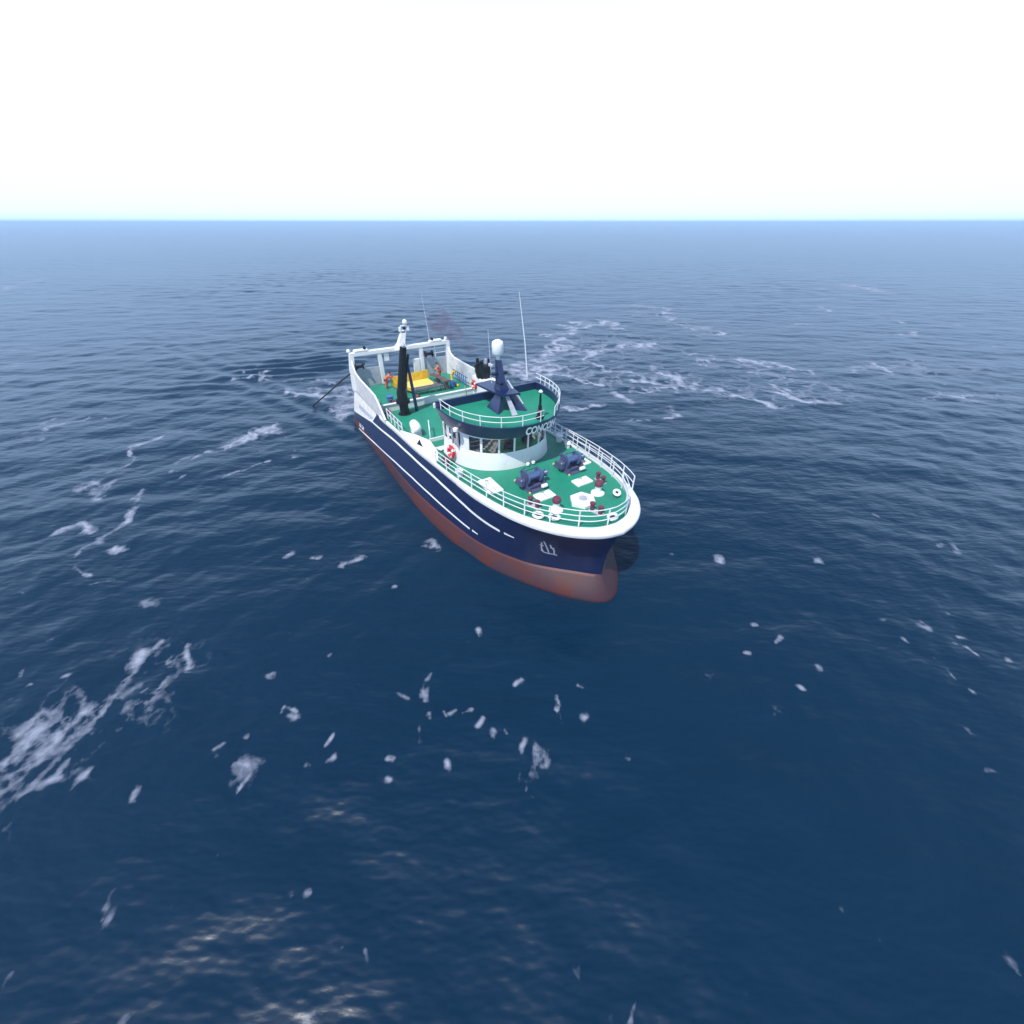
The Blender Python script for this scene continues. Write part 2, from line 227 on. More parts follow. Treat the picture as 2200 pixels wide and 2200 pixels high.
WARP_END = (-24.61, 47.44, -0.3)
FOAM=[(-51.38,39.84,-50.73,41.58,0.23,0.80),(-50.73,41.58,-48.93,42.53,0.24,0.80),(-47.23,41.94,-43.97,43.83,0.22,0.50),(-34.79,31.34,-35.50,33.86,0.21,0.95),(-35.50,33.86,-37.19,37.89,0.23,0.95),(-30.47,33.86,-29.46,35.50,0.22,0.95),(-29.46,35.50,-28.57,38.85,0.23,0.95),(-27.42,39.04,-24.72,39.84,0.42,0.90),(-29.33,29.96,-29.55,31.34,0.17,0.80),(-29.55,31.34,-30.13,33.33,0.18,0.80),(-25.04,29.74,-23.84,31.34,0.19,0.95),(-23.84,31.34,-21.92,33.33,0.20,0.95),(-33.52,28.04,-33.59,29.96,0.36,0.80),(-30.25,25.56,-30.51,27.84,0.12,0.80),(-38.60,31.34,-38.23,32.32,0.18,0.70),(-51.19,36.37,-52.97,39.17,0.24,0.80),(-76.12,63.19,-75.05,64.62,0.31,0.60),(-166.14,147.29,-178.23,164.47,0.67,0.70),(-178.23,164.47,-183.49,181.11,0.74,0.70),(-35.28,37.89,-34.12,38.20,0.14,0.60),(-25.31,35.79,-24.56,36.37,0.15,0.70),(-20.63,34.94,-20.03,33.86,0.11,0.60),(-86.99,70.92,-86.97,71.77,0.34,0.50),(-23.19,50.85,-20.24,46.70,0.62,1.10),(-20.24,46.70,-18.32,44.22,0.58,1.10),(-21.82,50.36,-19.85,48.48,0.71,1.10),(-28.12,52.36,-24.62,48.02,0.27,0.90),(-18.63,41.94,-18.07,43.44,0.19,0.90),(-39.97,59.20,-38.91,63.19,0.15,0.60),(-37.07,57.36,-34.10,62.50,0.15,0.60),(-32.46,55.61,-30.91,57.96,0.14,0.60),(-30.91,57.96,-24.29,53.41,0.23,0.40),(2.33,59.20,6.62,69.25,0.46,0.85),(6.62,69.25,12.43,92.26,0.56,0.85),(12.43,92.26,22.02,97.90,0.65,0.85),(22.02,97.90,22.03,89.65,0.64,0.85),(2.33,59.20,7.55,57.36,0.33,0.90),(7.55,57.36,12.25,56.18,0.33,0.90),(7.66,70.92,13.51,70.92,0.47,0.80),(13.51,70.92,23.02,76.35,0.49,0.80),(0.00,61.81,6.25,64.62,0.76,0.70),(13.51,70.92,13.25,61.81,0.34,0.95),(13.25,61.81,17.14,57.96,0.32,0.95),(17.14,57.96,23.48,51.34,0.29,0.95),(20.83,64.62,21.70,59.20,0.35,0.85),(21.70,59.20,24.95,53.41,0.32,0.85),(24.95,53.41,28.98,54.49,0.31,0.85),(28.98,54.49,29.04,48.48,0.30,0.85),(31.91,119.14,39.17,115.05,0.52,0.80),(39.17,115.05,34.52,97.90,0.48,0.80),(34.52,97.90,40.76,89.65,0.43,0.80),(40.76,89.65,41.02,82.54,0.40,0.80),(31.52,70.92,32.26,66.10,0.24,0.70),(32.26,66.10,31.72,61.81,0.23,0.70),(37.22,67.64,41.66,64.62,0.34,0.85),(41.66,64.62,42.59,60.48,0.33,0.85),(36.48,52.36,37.28,48.48,0.32,0.90),(37.28,48.48,39.79,48.02,0.31,0.90),(57.49,64.62,59.41,57.96,0.25,0.90),(64.76,65.35,68.73,64.62,0.31,0.80),(48.75,57.96,51.93,59.20,0.24,0.80),(55.43,48.48,60.53,50.36,0.25,0.85),(6.18,47.58,8.21,45.85,0.20,0.80),(8.21,45.85,10.33,47.14,0.20,0.80),(13.81,51.34,14.52,48.48,0.33,0.80),(15.75,43.44,18.91,46.70,0.19,0.80),(12.51,41.22,15.15,43.44,0.13,0.60),(119.99,164.47,119.82,144.24,0.89,0.80),(80.84,119.14,79.99,111.21,0.43,0.70),(75.58,84.80,82.24,87.16,0.40,0.70),(59.88,92.26,65.80,93.61,0.42,0.70),(84.39,76.35,85.90,74.46,0.29,0.70),(86.78,104.18,85.70,97.90,0.38,0.60),(29.42,72.65,32.43,70.92,0.23,0.60),(15.33,53.41,19.96,53.41,0.20,0.70),(34.10,59.20,35.95,56.77,0.21,0.70),(28.56,50.36,29.15,48.02,0.33,0.95),(139.74,225.92,144.55,219.22,0.78,0.50),(90.38,92.26,96.03,92.26,0.28,0.50),(-32.72,22.61,-31.04,22.01,0.24,0.90),(-28.11,18.90,-28.94,20.45,0.20,0.90),(-28.94,20.45,-29.22,21.86,0.20,0.95),(-29.22,21.86,-29.66,24.04,0.22,0.95),(-29.41,21.86,-28.24,21.57,0.23,0.90),(-28.11,18.90,-26.54,18.06,0.17,0.90),(-26.02,17.27,-24.76,17.72,0.18,0.95),(-27.29,20.86,-26.42,21.14,0.16,0.90),(-29.66,24.04,-29.66,26.15,0.10,0.60),(-29.23,16.72,-28.69,16.83,0.14,0.75),(-32.04,19.15,-31.90,19.53,0.11,0.60),(-18.68,9.28,-18.65,10.28,0.30,1.10),(-18.65,10.28,-18.74,11.38,0.32,1.10),(-18.74,11.38,-19.12,12.58,0.33,1.10),(-18.31,10.02,-17.95,10.68,0.39,1.10),(-20.86,7.11,-20.99,8.58,0.36,0.85),(-20.99,8.58,-20.59,9.28,0.38,0.85),(-19.19,6.09,-18.92,7.11,0.33,1.00),(-18.92,7.11,-19.94,8.69,0.35,1.00),(-18.57,6.09,-18.34,6.72,0.39,1.10),(-17.75,6.09,-17.20,6.63,0.14,0.95),(-17.20,6.63,-16.95,7.41,0.15,0.95),(-20.03,8.92,-18.46,8.47,0.25,0.75),(-18.46,8.47,-17.22,8.35,0.24,0.75),(-22.04,8.24,-21.57,8.69,0.29,0.90),(-20.08,6.35,-19.83,6.72,0.17,0.90),(-17.79,7.31,-17.25,8.24,0.18,0.70),(-19.21,9.77,-20.02,9.04,0.19,0.75),(-19.05,8.35,-18.76,8.03,0.14,0.90),(-16.83,10.54,-16.89,11.16,0.10,0.95),(-17.24,13.07,-16.25,11.67,0.17,0.90),(-16.25,11.38,-15.92,11.38,0.06,0.70),(-17.52,11.97,-17.63,12.43,0.12,0.80),(-18.66,12.90,-18.65,13.32,0.14,0.80),(-17.52,10.28,-17.34,10.54,0.12,0.90),(-10.60,9.40,-10.60,9.64,0.10,0.80),(-10.19,9.28,-9.72,9.04,0.12,0.70),(-10.41,9.64,-9.94,9.40,0.09,0.70),(-11.84,7.01,-11.47,7.31,0.16,0.80),(-11.47,7.31,-10.90,7.26,0.16,0.80),(-11.04,6.17,-10.82,6.54,0.09,0.95),(-10.82,6.54,-10.56,6.72,0.09,0.95),(-12.62,7.76,-12.37,8.01,0.10,0.90),(-7.99,7.98,-7.80,8.30,0.11,0.95),(-3.98,8.69,-3.84,8.03,0.18,0.90),(-5.26,10.34,-4.75,10.05,0.15,0.95),(-4.19,10.54,-3.95,9.89,0.19,0.80),(-4.15,10.68,-3.91,11.16,0.11,0.70),(-1.86,6.09,-0.85,6.35,0.29,0.90),(-0.85,6.35,-0.23,6.91,0.30,0.90),(-0.23,6.91,0.00,7.31,0.31,0.90),(-2.76,9.16,-2.54,9.34,0.12,0.90),(-3.01,9.28,-2.86,9.04,0.06,0.80),(-2.17,9.22,-1.81,9.28,0.10,0.90),(-1.47,8.58,-1.25,8.92,0.10,0.80),(-0.87,8.24,-0.77,8.41,0.14,0.90),(-10.86,19.02,-10.07,19.53,0.14,1.00),(-13.04,19.53,-12.72,19.60,0.12,0.90),(-12.62,18.90,-12.43,18.78,0.12,0.80),(-12.77,17.83,-12.72,17.83,0.13,0.80),(-15.02,20.05,-14.91,19.99,0.13,0.60),(-7.13,16.94,-7.03,16.94,0.15,0.80),(-6.01,21.28,-5.26,20.58,0.17,0.70),(-1.77,14.09,-1.66,13.57,0.16,0.90),(-2.30,13.23,-2.20,13.17,0.19,0.80),(-11.97,13.66,-11.93,13.71,0.12,0.80),(-12.14,13.23,-12.05,13.20,0.12,0.50),(-9.41,12.27,-9.36,12.30,0.12,0.60),(-11.97,11.23,-11.87,11.21,0.16,0.60),(-24.80,13.07,-24.39,13.23,0.14,0.80),(-24.39,11.38,-24.08,11.09,0.10,0.70),(-21.89,11.02,-21.68,11.12,0.13,0.90),(-23.23,10.82,-23.08,10.79,0.07,0.70),(-21.67,15.79,-20.83,15.59,0.21,0.35),(-8.44,7.24,-8.32,7.21,0.20,0.90),(-7.56,7.36,-7.31,7.41,0.10,0.70),(-5.14,7.31,-4.98,7.33,0.14,0.85),(-4.43,7.82,-4.31,7.76,0.12,0.70),(-2.62,7.21,-2.58,7.11,0.13,0.85),(-2.44,6.63,-2.35,6.58,0.12,0.85),(-9.79,6.46,-9.74,6.46,0.10,0.80),(-11.59,8.30,-11.55,8.30,0.13,0.60),(-7.89,6.17,-7.82,6.17,0.11,0.80),(-12.82,7.46,-12.78,7.41,0.08,0.60),(-5.00,6.54,-4.94,6.52,0.09,0.60),(-3.67,9.28,-3.56,9.13,0.13,0.80),(-0.31,8.52,-0.25,8.44,0.10,0.60),(0.00,7.11,0.54,7.11,0.20,0.95),(0.54,7.11,0.87,7.21,0.20,0.95),(0.87,7.21,1.34,7.82,0.20,0.95),(1.01,7.92,1.51,7.76,0.24,0.90),(0.34,7.92,0.63,8.24,0.11,0.70),(3.20,10.82,3.67,10.54,0.16,0.85),(2.06,10.28,2.14,9.77,0.14,0.90),(2.14,9.77,1.93,9.52,0.14,0.90),(2.07,9.40,2.12,8.92,0.06,0.60),(3.13,9.28,3.18,9.28,0.18,0.70),(0.25,10.68,0.51,10.95,0.11,0.70),(18.01,6.22,18.47,6.54,0.15,0.90),(18.89,6.82,19.45,7.01,0.27,1.00),(19.45,7.01,19.69,6.82,0.27,1.00),(20.32,7.51,20.60,7.41,0.11,0.90),(20.88,7.92,20.61,7.61,0.10,0.70),(23.51,13.07,23.99,12.82,0.09,0.90),(23.99,12.82,24.02,12.24,0.08,0.90),(20.95,13.37,21.10,13.20,0.12,0.60),(21.43,12.58,21.71,12.27,0.12,0.85),(22.12,12.90,22.20,12.87,0.12,0.90),(21.72,11.67,21.61,11.09,0.11,0.85),(22.55,14.45,22.69,13.92,0.24,0.55),(24.14,13.60,24.39,13.49,0.12,0.80),(13.80,10.75,13.83,10.58,0.13,0.90),(14.06,12.99,14.51,13.43,0.14,0.90),(12.02,12.58,12.29,12.58,0.14,0.95),(13.35,14.27,13.52,14.31,0.15,0.90),(28.14,24.45,28.44,24.04,0.20,0.90),(15.28,11.64,15.29,11.55,0.16,0.90),(17.82,11.67,17.83,11.64,0.13,0.75),(17.77,11.12,17.80,11.09,0.13,0.60),(13.78,19.92,13.60,19.40,0.13,0.70),(12.56,18.54,12.66,18.54,0.17,0.70),(20.19,19.25,20.19,19.15,0.15,0.90),(10.55,20.31,10.64,20.31,0.13,0.60),(28.93,21.00,28.97,20.94,0.12,0.80),(29.68,20.50,29.69,20.39,0.18,0.85),(24.92,15.30,24.96,15.26,0.15,0.70),(24.19,15.16,24.24,15.12,0.12,0.60),(25.37,15.26,25.36,15.20,0.11,0.60),(20.70,14.64,20.87,14.71,0.14,0.60),(21.22,10.08,21.18,9.96,0.11,0.85),(23.89,10.54,23.86,10.48,0.11,0.70),(25.34,11.97,25.39,11.89,0.13,0.70),(24.48,11.45,24.62,11.52,0.11,0.60),(23.04,9.70,23.10,9.70,0.11,0.60),(21.87,10.41,21.94,10.34,0.09,0.60),(18.19,8.58,17.99,8.14,0.09,0.70),(20.11,8.52,20.02,8.30,0.14,0.70),(15.89,7.76,15.95,7.63,0.10,0.85),(16.57,6.28,16.61,6.25,0.13,0.85),(4.61,7.56,4.74,7.51,0.14,0.75),(2.79,6.54,2.85,6.52,0.14,0.75),(9.87,11.02,9.96,11.02,0.21,0.40),(8.19,10.28,8.24,10.25,0.15,0.45),(11.01,10.61,11.08,10.64,0.14,0.45),(18.01,7.21,18.06,7.16,0.13,0.50),(12.03,9.40,12.09,9.34,0.15,0.35),(10.62,14.27,10.65,14.24,0.15,0.40),(18.29,9.70,18.32,9.67,0.14,0.50),(3.21,61.81,11.26,70.92,1.98,0.35),(11.26,70.92,21.07,78.32,2.19,0.35),(11.63,59.20,22.47,56.77,1.30,0.32),(22.47,56.77,30.39,51.34,1.23,0.32),(35.41,64.62,42.09,52.36,1.19,0.28),(52.20,61.81,67.47,63.19,1.00,0.28),(112.32,157.17,122.35,144.24,2.18,0.25),(54.44,48.48,62.91,50.36,0.62,0.30),(31.99,111.21,40.85,87.16,1.49,0.25),(-20.36,6.63,-19.65,8.14,0.88,0.30),(-19.65,8.14,-18.10,10.54,0.97,0.30),(-12.00,7.11,-10.87,7.21,0.34,0.30),(-9.04,2.24,-9.24,2.29,0.11,0.73),(3.25,0.57,3.59,0.94,0.10,0.90),(-0.93,0.88,-0.78,1.35,0.18,0.59),(-10.65,0.51,-11.00,0.87,0.16,0.53),(8.77,2.00,8.62,2.13,0.14,0.61),(2.90,0.53,2.59,0.92,0.19,0.66),(10.74,2.77,10.65,2.81,0.06,0.55),(-8.55,0.35,-8.94,0.67,0.18,0.67),(11.39,2.09,11.26,2.57,0.18,0.77),(13.39,0.79,13.34,0.87,0.08,0.72),(2.91,4.90,2.87,4.99,0.14,0.61),(-13.24,2.57,-12.76,2.71,0.17,0.66),(-13.16,3.65,-13.62,3.84,0.08,0.75),(-14.83,1.40,-14.87,1.59,0.15,0.61),(-10.99,5.39,-10.94,5.40,0.10,0.51),(-10.94,2.98,-10.77,3.07,0.06,0.85),(-5.64,0.37,-5.45,0.84,0.18,0.65),(12.10,1.57,12.08,1.62,0.13,0.70),(-2.24,1.39,-2.34,1.41,0.09,0.60),(-7.30,3.37,-7.80,3.40,0.11,0.65),(3.57,4.69,3.59,4.89,0.13,0.64),(6.70,1.31,6.69,1.36,0.13,0.51),(-4.39,1.82,-4.45,2.02,0.09,0.65),(-6.87,3.20,-6.75,3.36,0.10,0.81),(-16.19,2.11,-16.13,2.20,0.07,0.82),(-10.25,4.32,-10.47,4.77,0.09,0.74),(14.85,1.60,14.87,1.70,0.13,0.57),(-5.44,1.72,-5.11,2.09,0.17,0.51),(17.11,3.52,17.02,3.56,0.08,0.83),(-13.95,1.87,-13.93,1.96,0.10,0.84),(-1.18,1.79,-1.13,1.99,0.10,0.87),(-14.50,5.63,-14.60,6.12,0.19,0.79),(-16.63,2.71,-16.66,2.90,0.15,0.84),(10.80,0.33,10.76,0.35,0.06,0.86)]
# ------------------------------------------------------------ hull
def hull_mesh(sel, name, m):
    mb = MB(); nl, ns = GRID.shape[:2]
    for side in (-1, 1):
        V = [(GRID[i,j,0], side*GRID[i,j,1], GRID[i,j,2]) for i in range(nl) for j in range(ns)]
        F = []
        for i in range(nl-1):
            for j in range(ns-1):
                c = (GRID[i,j]+GRID[i+1,j+1])/2
                if sel(LV[i], c): F.append((i*ns+j, i*ns+j+1, (i+1)*ns+j+1, (i+1)*ns+j))
        used = sorted({k for f in F for k in f}); mp = {k: q for q, k in enumerate(used)}
        mb.add([V[k] for k in used], [tuple(mp[k] for k in f) for f in F])
    return mb.build(name, m, boat, 60)
hull_mesh(lambda v, c: v < 3, 'red_underside', M['red'])
hull = hull_mesh(lambda v, c: v >= 3, 'hull', M['navy'])
for sd_ in (-1, 1):            # white plating on the sides aft
    mb = MB(); NR = 9; rows = []
    for i in range(NR):
        t = i/(NR-1); rw = []
        for q in np.linspace(0, 1, 36):
            xe = 6.4+1.1*(float(zs(6.4))+t*(3.56-float(zs(6.4)))-2.02) if 1 else 0
            x = q*xe; z = float(zs(x))*(1-t)+(float(zf(x))-.08)*t
            rw.append((x, sd_*(hull_y(x, z)+.014), z))
        rows.append(rw)
    mb.loft(rows, False); mb.build('white_side_plating', M['cream'], boat, 60)
tr_ = MB()
for side in (-1, 1):
    tr_.strip([(0.0, side*GRID[i,0,1], GRID[i,0,2]) for i in range(len(LV))], [(0.0, 0, GRID[i,0,2]) for i in range(len(LV))])
tr_.build('transom', M['navy'], boat)
def stripe(zfun, x0, x1, h0, h1, name='stripe', sides=(-1, 1), out=.018, m='white'):
    if len(sides) == 2:
        for q in sides: stripe(zfun, x0, x1, h0, h1, name, (q,), out, m)
        return
    mb = MB(); xs = np.linspace(x0, x1, 110)
    for sd_ in sides:
        A = []; B = []
        for i, x in enumerate(xs):
            h = h0+(h1-h0)*i/109; z = float(zfun(x))
            A.append((x, sd_*(hull_y(x, z-h)+out), z-h)); B.append((x, sd_*(hull_y(x, z+h)+out), z+h))
        mb.strip(A, B)
    return mb.build(name, M[m], boat)
stripe(lambda x: zr(x)-.045, 3.5, 33.0, .045, .05, 'waterline_band', out=.012, m='bootred')
stripe(zs, 0.1, 28.45, .075, .095)
stripe(lambda x: zs(x)+.02, 28.75, 29.4, .09, .05)
stripe(zl, 2.2, 25.75, .055, .075)
stripe(lambda x: zl(x)+.02, 26.0, 26.55, .08, .04)
stripe(lambda x: zs(x)+.28, 0.1, 6.3, .02, .02, 'rubbing_strake', out=.05)
# slanted white edge between white plating and navy side
for sd_ in (-1, 1):
    mb = MB(); A = []; B = []
    for z in np.linspace(2.4, 3.5, 8):
        x = 6.4+1.1*(z-2.02)
        A.append((x-.1, sd_*(hull_y(x-.1, z)+.02), z)); B.append((x+.1, sd_*(hull_y(x+.1, z)+.02), z))
    mb.strip(A, B).build('stripe', M['white'], boat)
    # grey louvre panel set in the white side
    mb = MB(); zz = np.linspace(2.85, 3.5, 5); A = []; B = []
    P_ = [(3.0, 2.95), (7.2, 3.02), (7.75, 3.44), (3.2, 3.44)]
    for t in np.linspace(0, 1, 12):
        xa = 2.0+4.2*t; za = 2.28+.22*t; xb = 2.25+5.0*t; zb = 2.68+.28*t
        A.append((xa, sd_*(hull_y(xa, za)+.03), za)); B.append((xb, sd_*(hull_y(xb, zb)+.03), zb))
    mb.strip(A, B).build('side_panel', M['grey'], boat)
# painted trident mark on each bow
def mark(strokes, x0, z0, sx, sz, wd, m, name, sides=(-1,), lab=None):
    mb = MB()
    for sd_ in sides:
        for st in strokes:
            for (a, b) in zip(st[:-1], st[1:]):
                d = Vector((b[0]-a[0], b[1]-a[1])); L_ = max(d.length, 1e-6); nn = Vector((-d.y, d.x))/L_*wd/2; dd = d/L_*wd*.4
                k = max(2, int(L_/.12)+1); A = []; B = []
                for q in range(k):
                    t = q/(k-1); p = Vector(a)*(1-t)+Vector(b)*t + dd*(2*t-1)
                    for lst, s_ in ((A, 1), (B, -1)):
                        xx = x0+(p.x+nn.x*s_)*sx; zz_ = z0+(p.y+nn.y*s_)*sz
                        lst.append((xx, sd_*(hull_y(xx, zz_)+.022), zz_))
                mb.strip(A, B)
    return mb.build(name, m, boat)
TRI = [[(-.42,.02),(-.3,-.12),(-.02,-.18),(.2,-.16),(.42,-.2)],[(-.34,-.05),(-.36,.25),(-.26,.55),(-.2,.75)],[(0,-.15),(0,.9)],[(.3,-.12),(.38,.25),(.28,.45),(.3,.68)],
       [(-.36,.5),(-.18,.5)],[(.24,.42),(.42,.42)]]
for q in (-1, 1): mark(TRI, 31.1, 2.55, .75, 1.0, .09, M['grey'], 'trident_mark', (q,))
# ------------------------------------------------------------ lettering helper
def text_mesh(txt, size, off=.03):
    cu = bpy.data.curves.new('t', 'FONT'); cu.body = txt; cu.size = size; cu.offset = size*off
    cu.align_x = 'CENTER'; cu.align_y = 'CENTER'
    o = bpy.data.objects.new('t', cu); col.objects.link(o)
    dg = bpy.context.evaluated_depsgraph_get(); me = bpy.data.meshes.new_from_object(o.evaluated_get(dg))
    vs = [tuple(v.co) for v in me.vertices]; fs = [tuple(p.vertices) for p in me.polygons]
    bpy.data.objects.remove(o); bpy.data.meshes.remove(me)
    return vs, fs
def hull_text(txt, size, xc, zfun, side, stretch=1.0, name='lettering'):
    vs, fs = text_mesh(txt, size); out = []
    for v in vs:
        x = xc + v[0]*stretch*(-side); z = float(zfun(xc+v[0]*stretch*(-side)))+v[1]
        out.append((x, side*(hull_y(x, z)+.03), z))
    MB().add(out, fs).build(name, M['white'], boat)
# ------------------------------------------------------------ decks
mb = MB(); xs = 33.5*np.sin(np.linspace(0, PI/2, 120))
mb.strip([(x, -float(dy(x)), float(zf(x))) for x in xs], [(x, float(dy(x)), float(zf(x))) for x in xs])
mb.build('deck', M['green'], boat)
# white rim (low bulwark with rubbing strake) right round the fore part
SS = np.sin(np.linspace(0, PI/2, 120))
def rimline(k, dz, x0=9.2, side=None):
    """line round the bow at k of the way from the deck edge (0) to the outer edge of the rim (1)"""
    P2 = []
    for s_ in SS:
        xa, xb = x0+(33.5-x0)*s_, x0+(34.2-x0)*s_
        x = xa*(1-k)+xb*k; y = float(dy(xa))*(1-k)+float(yo(xb))*k
        P2.append((x, y, float(zf(min(x,33.5)))+dz))
    return [(p[0], -p[1], p[2]) for p in P2] + list(reversed(P2))[1:]
rings = list(zip(rimline(0,-.05), rimline(.7,-.27), rimline(.92,-.24), rimline(1.0,-.08), rimline(.96,.06), rimline(.8,.13), rimline(.25,.15), rimline(0,.10)))
mb = MB().loft([list(r) for r in rings], True, True)
mb.build('white_rim', M['white'], boat, 50)
# ------------------------------------------------------------ aft bulwarks
for sd_ in (-1, 1):
    mb = MB(); X = [-.05,.35,.8,1.6,4,7,8.8,9.6,10.4,11.0]; Z = [6.9,6.35,5.95,5.68,5.6,5.58,5.5,5.1,4.5,4.0]
    if sd_ == 1: X = [-.05,.35,.8,1.6,4,7,9.2,10,11.5,12.5]; Z = [6.9,6.35,5.95,5.7,5.65,5.65,5.5,5.1,4.5,4.0]
    bo = [(x, sd_*5.5, float(zf(x))-.18) for x in X]; TY = 5.58 if sd_ > 0 else None
    ty_ = [5.58 if sd_ > 0 else 5.58-.3*max(0,1-x/2.5) for x in X]
    to = [(x, sd_*q, z) for x, q, z in zip(X, ty_, Z)]
    ti = [(x, sd_*(q-.17), z) for x, q, z in zip(X, ty_, Z)]; bi = [(x, sd_*5.32, float(zf(x))-.02) for x in X]
    mb.slab(bo, to, ti, bi); mb.build('bulwark', M['cream'], boat)
    # stanchion ribs on the inner face of the port side / cap rail
    mb = MB(); mb.tube([(x, sd_*(q-.08), z+.03) for x, q, z in zip(X, ty_, Z)], .08, 8); mb.build('bulwark_cap', M['white'], boat, 40)
    for x in np.arange(1.6, 9, 1.05): MB().box((x, sd_*5.33, 4.4), (.07, .16, 1.6)).build('bulwark_rib', M['white'], boat)
# ------------------------------------------------------------ stern gantry
ga = MB()
for sd_ in (-1, 1):
    ga.loft([[(x0+a*k, sd_*y0+b*k, z) for a, b in ((-.28,-.22),(.28,-.22),(.28,.22),(-.28,.22))] for z, k, x0, y0 in ((3.5,1.25,.1,5.45),(5.6,1.05,.05,5.35 if sd_<0 else 5.5),(7.0,.95,0,5.12 if sd_<0 else 5.5))], True, True)
    ga.box((0, sd_*2.3, 5.3), (.42, .42, 3.3), bev=.04)
ga.box((0, .2, 7.05), (.5, 11.1, .42), bev=.05)
gantry = ga.build('stern_gantry', M['white'], boat, 40)
for sd_ in (-1, 1):
    MB().box((-.02, sd_*3.93, 4.6), (.1, 2.85, 1.9)).build('gantry_panel', M['grey'], gantry)
    pod = MB().box((0, sd_*4.1, 7.36), (.55, 1.5, .24), bev=.1).build('beam_pod', M['white2'], gantry, 40)
    MB().lathe([(.14,0),(.16,.1),(.12,.26),(.04,.34)], (.1, sd_*3.7, 7.42), 12).build('floodlight', M['black'], gantry, 40)
    MB().lathe([(.12,0),(.2,.08),(.2,.22),(.1,.34)], (0, sd_*5.35+.05, 7.26), 12).build('corner_light', M['white2'], gantry, 40)
mb = MB()
for z in (5.7, 6.2): mb.box((0, 3.95, z+.35), (.09, 2.8, .08))
mb.box((0, 3.95, 6.15), (.09,.1,1.4)); mb.build('gantry_rail', M['white'], gantry)
MB().box((.05, 1.62, 5.0), (.2, .75, 1.5), bev=.04).build('gantry_locker', M['white'], gantry)
MB().box((.05,-1.6,6.35),(.14,.5,.7)).build('gantry_box', M['white'], gantry)
MB().lathe([(.34,-.45),(.34,-.36),(.16,-.34),(.16,.34),(.34,.36),(.34,.45)], (.25, 3.1, 6.1), 16, Matrix.Rotation(PI/2,4,'X')).build('hanging_block', M['black'], gantry, 40)
MB().lathe([(.3,-.4),(.3,-.32),(.15,-.3),(.15,.3),(.3,.32),(.3,.4)], (.25, -4.6, 5.85), 16, Matrix.Rotation(PI/2,4,'X')).build('hanging_block', M['black'], gantry, 40)
# stern mast
sm = MB(); sm.loft([[(x0+a*k, y0+b*k, z) for a, b in ((-.3,-.35),(.3,-.35),(.3,.35),(-.3,.35))] for z, k, x0, y0 in ((7.0,1.9,0,.05),(7.5,1.05,0,.2),(8.3,.8,0,.5),(8.7,.6,0,.72))], True, True)
smast = sm.build('stern_mast', M['white'], boat, 30)
MB().lathe([(.08,0),(.22,.06),(.26,.22),(.2,.4),(.07,.5)], (0,.95,9.3), 14).build('masthead_lamp', M['white2'], smast, 60)
mb = MB().box((0,.75,8.75),(.3,1.1,.1)).box((0,.35,8.95),(.26,.26,.34),bev=.05).box((0,1.2,8.95),(.26,.26,.34),bev=.05).tube([(0,.8,8.6),(0,.95,9.4)],.1,8).box((0,.75,9.2),(.2,.7,.08))
mb.build('lamp_bracket', M['white2'], smast)
MB().box((.16,.75,9.0),(.14,.26,.24)).box((.12,.62,8.62),(.16,.4,.14)).build('lamp', M['black'], smast)
MB().tube([(0,3.45,7.2),(-.15,3.4,9.3),(-.5,3.3,12.0)], [.03,.022,.01], 6).build('whip_aerial', M['aluminium'], boat)
# ------------------------------------------------------------ main deck bits
mb = MB(); mb.box((8.35, 0, 3.98), (.16, 10.7, .72), bev=.03); mb.box((8.35,0,4.36),(.3,10.7,.08),bev=.02)
mb.build('deck_coaming', M['white'], boat)
MB().box((9.9, 1.0, 3.98), (.22, 3.2, .5), bev=.05).build('deck_coaming', M['white'], boat)
lk = MB().prism([(14.2,-5.28),(16.0,-4.35),(17.3,-3.9),(19.3,-4.1),(20.6,-4.6),(20.7,-4.92),(17.7,-5.1)], 3.6, 4.3).build('side_locker', M['white'], boat)
MB().prism([(16.75,-4.55),(17.4,-5.0),(18.1,-4.78),(17.6,-4.72)], 4.305, 4.33).build('locker_opening', M['black'], lk)
for q in ((19.0,-4.6,.8,.5),(20.1,-4.7,.4,.3),(16.2,-4.85,.6,.35)): MB().box((q[0],q[1],4.34),(q[2],q[3],.08),bev=.02).build('locker_lid', M['white2'], lk)
MB().box((17.0,-3.1,3.98),(.12,1.5,.6)).build('deck_coaming', M['white'], boat)
st = MB()
for i in range(5): st.box((17.5+i*.4, -3.35, 3.85+i*.1), (.17, .95, .05))
for y in (-3.86, -2.86): st.tube([(17.3,y,3.8),(19.4,y,4.35)], .05, 6)
st.build('stairs', M['rail'], boat)
def rail_line(path, hs, name='railing', r=.028, every=1, parent=boat, h_post=None, tilt=(0,0)):
    o = MB()
    for h in hs: o.tube([(p[0]+tilt[0]*h, p[1]+tilt[1]*h, p[2]+h) for p in path], r, 6)
    ro = o.build(name, M['rail'], parent, 60)
    return ro
def posts(path_pts, h, parent, r=.04):
    for p in path_pts:
        MB().tube([p, (p[0], p[1], p[2]+h)], r, 6).build('railing_post', M['rail'], parent)
def along(path, step, off=0.):
    P3 = [Vector(p) for p in path]; out = []; d = -off; nxt = 0
    for a, b in zip(P3[:-1], P3[1:]):
        L_ = (b-a).length
        while nxt <= d+L_:
            out.append(tuple(a.lerp(b, max(0,(nxt-d))/L_))); nxt += step
        d += L_
    return out
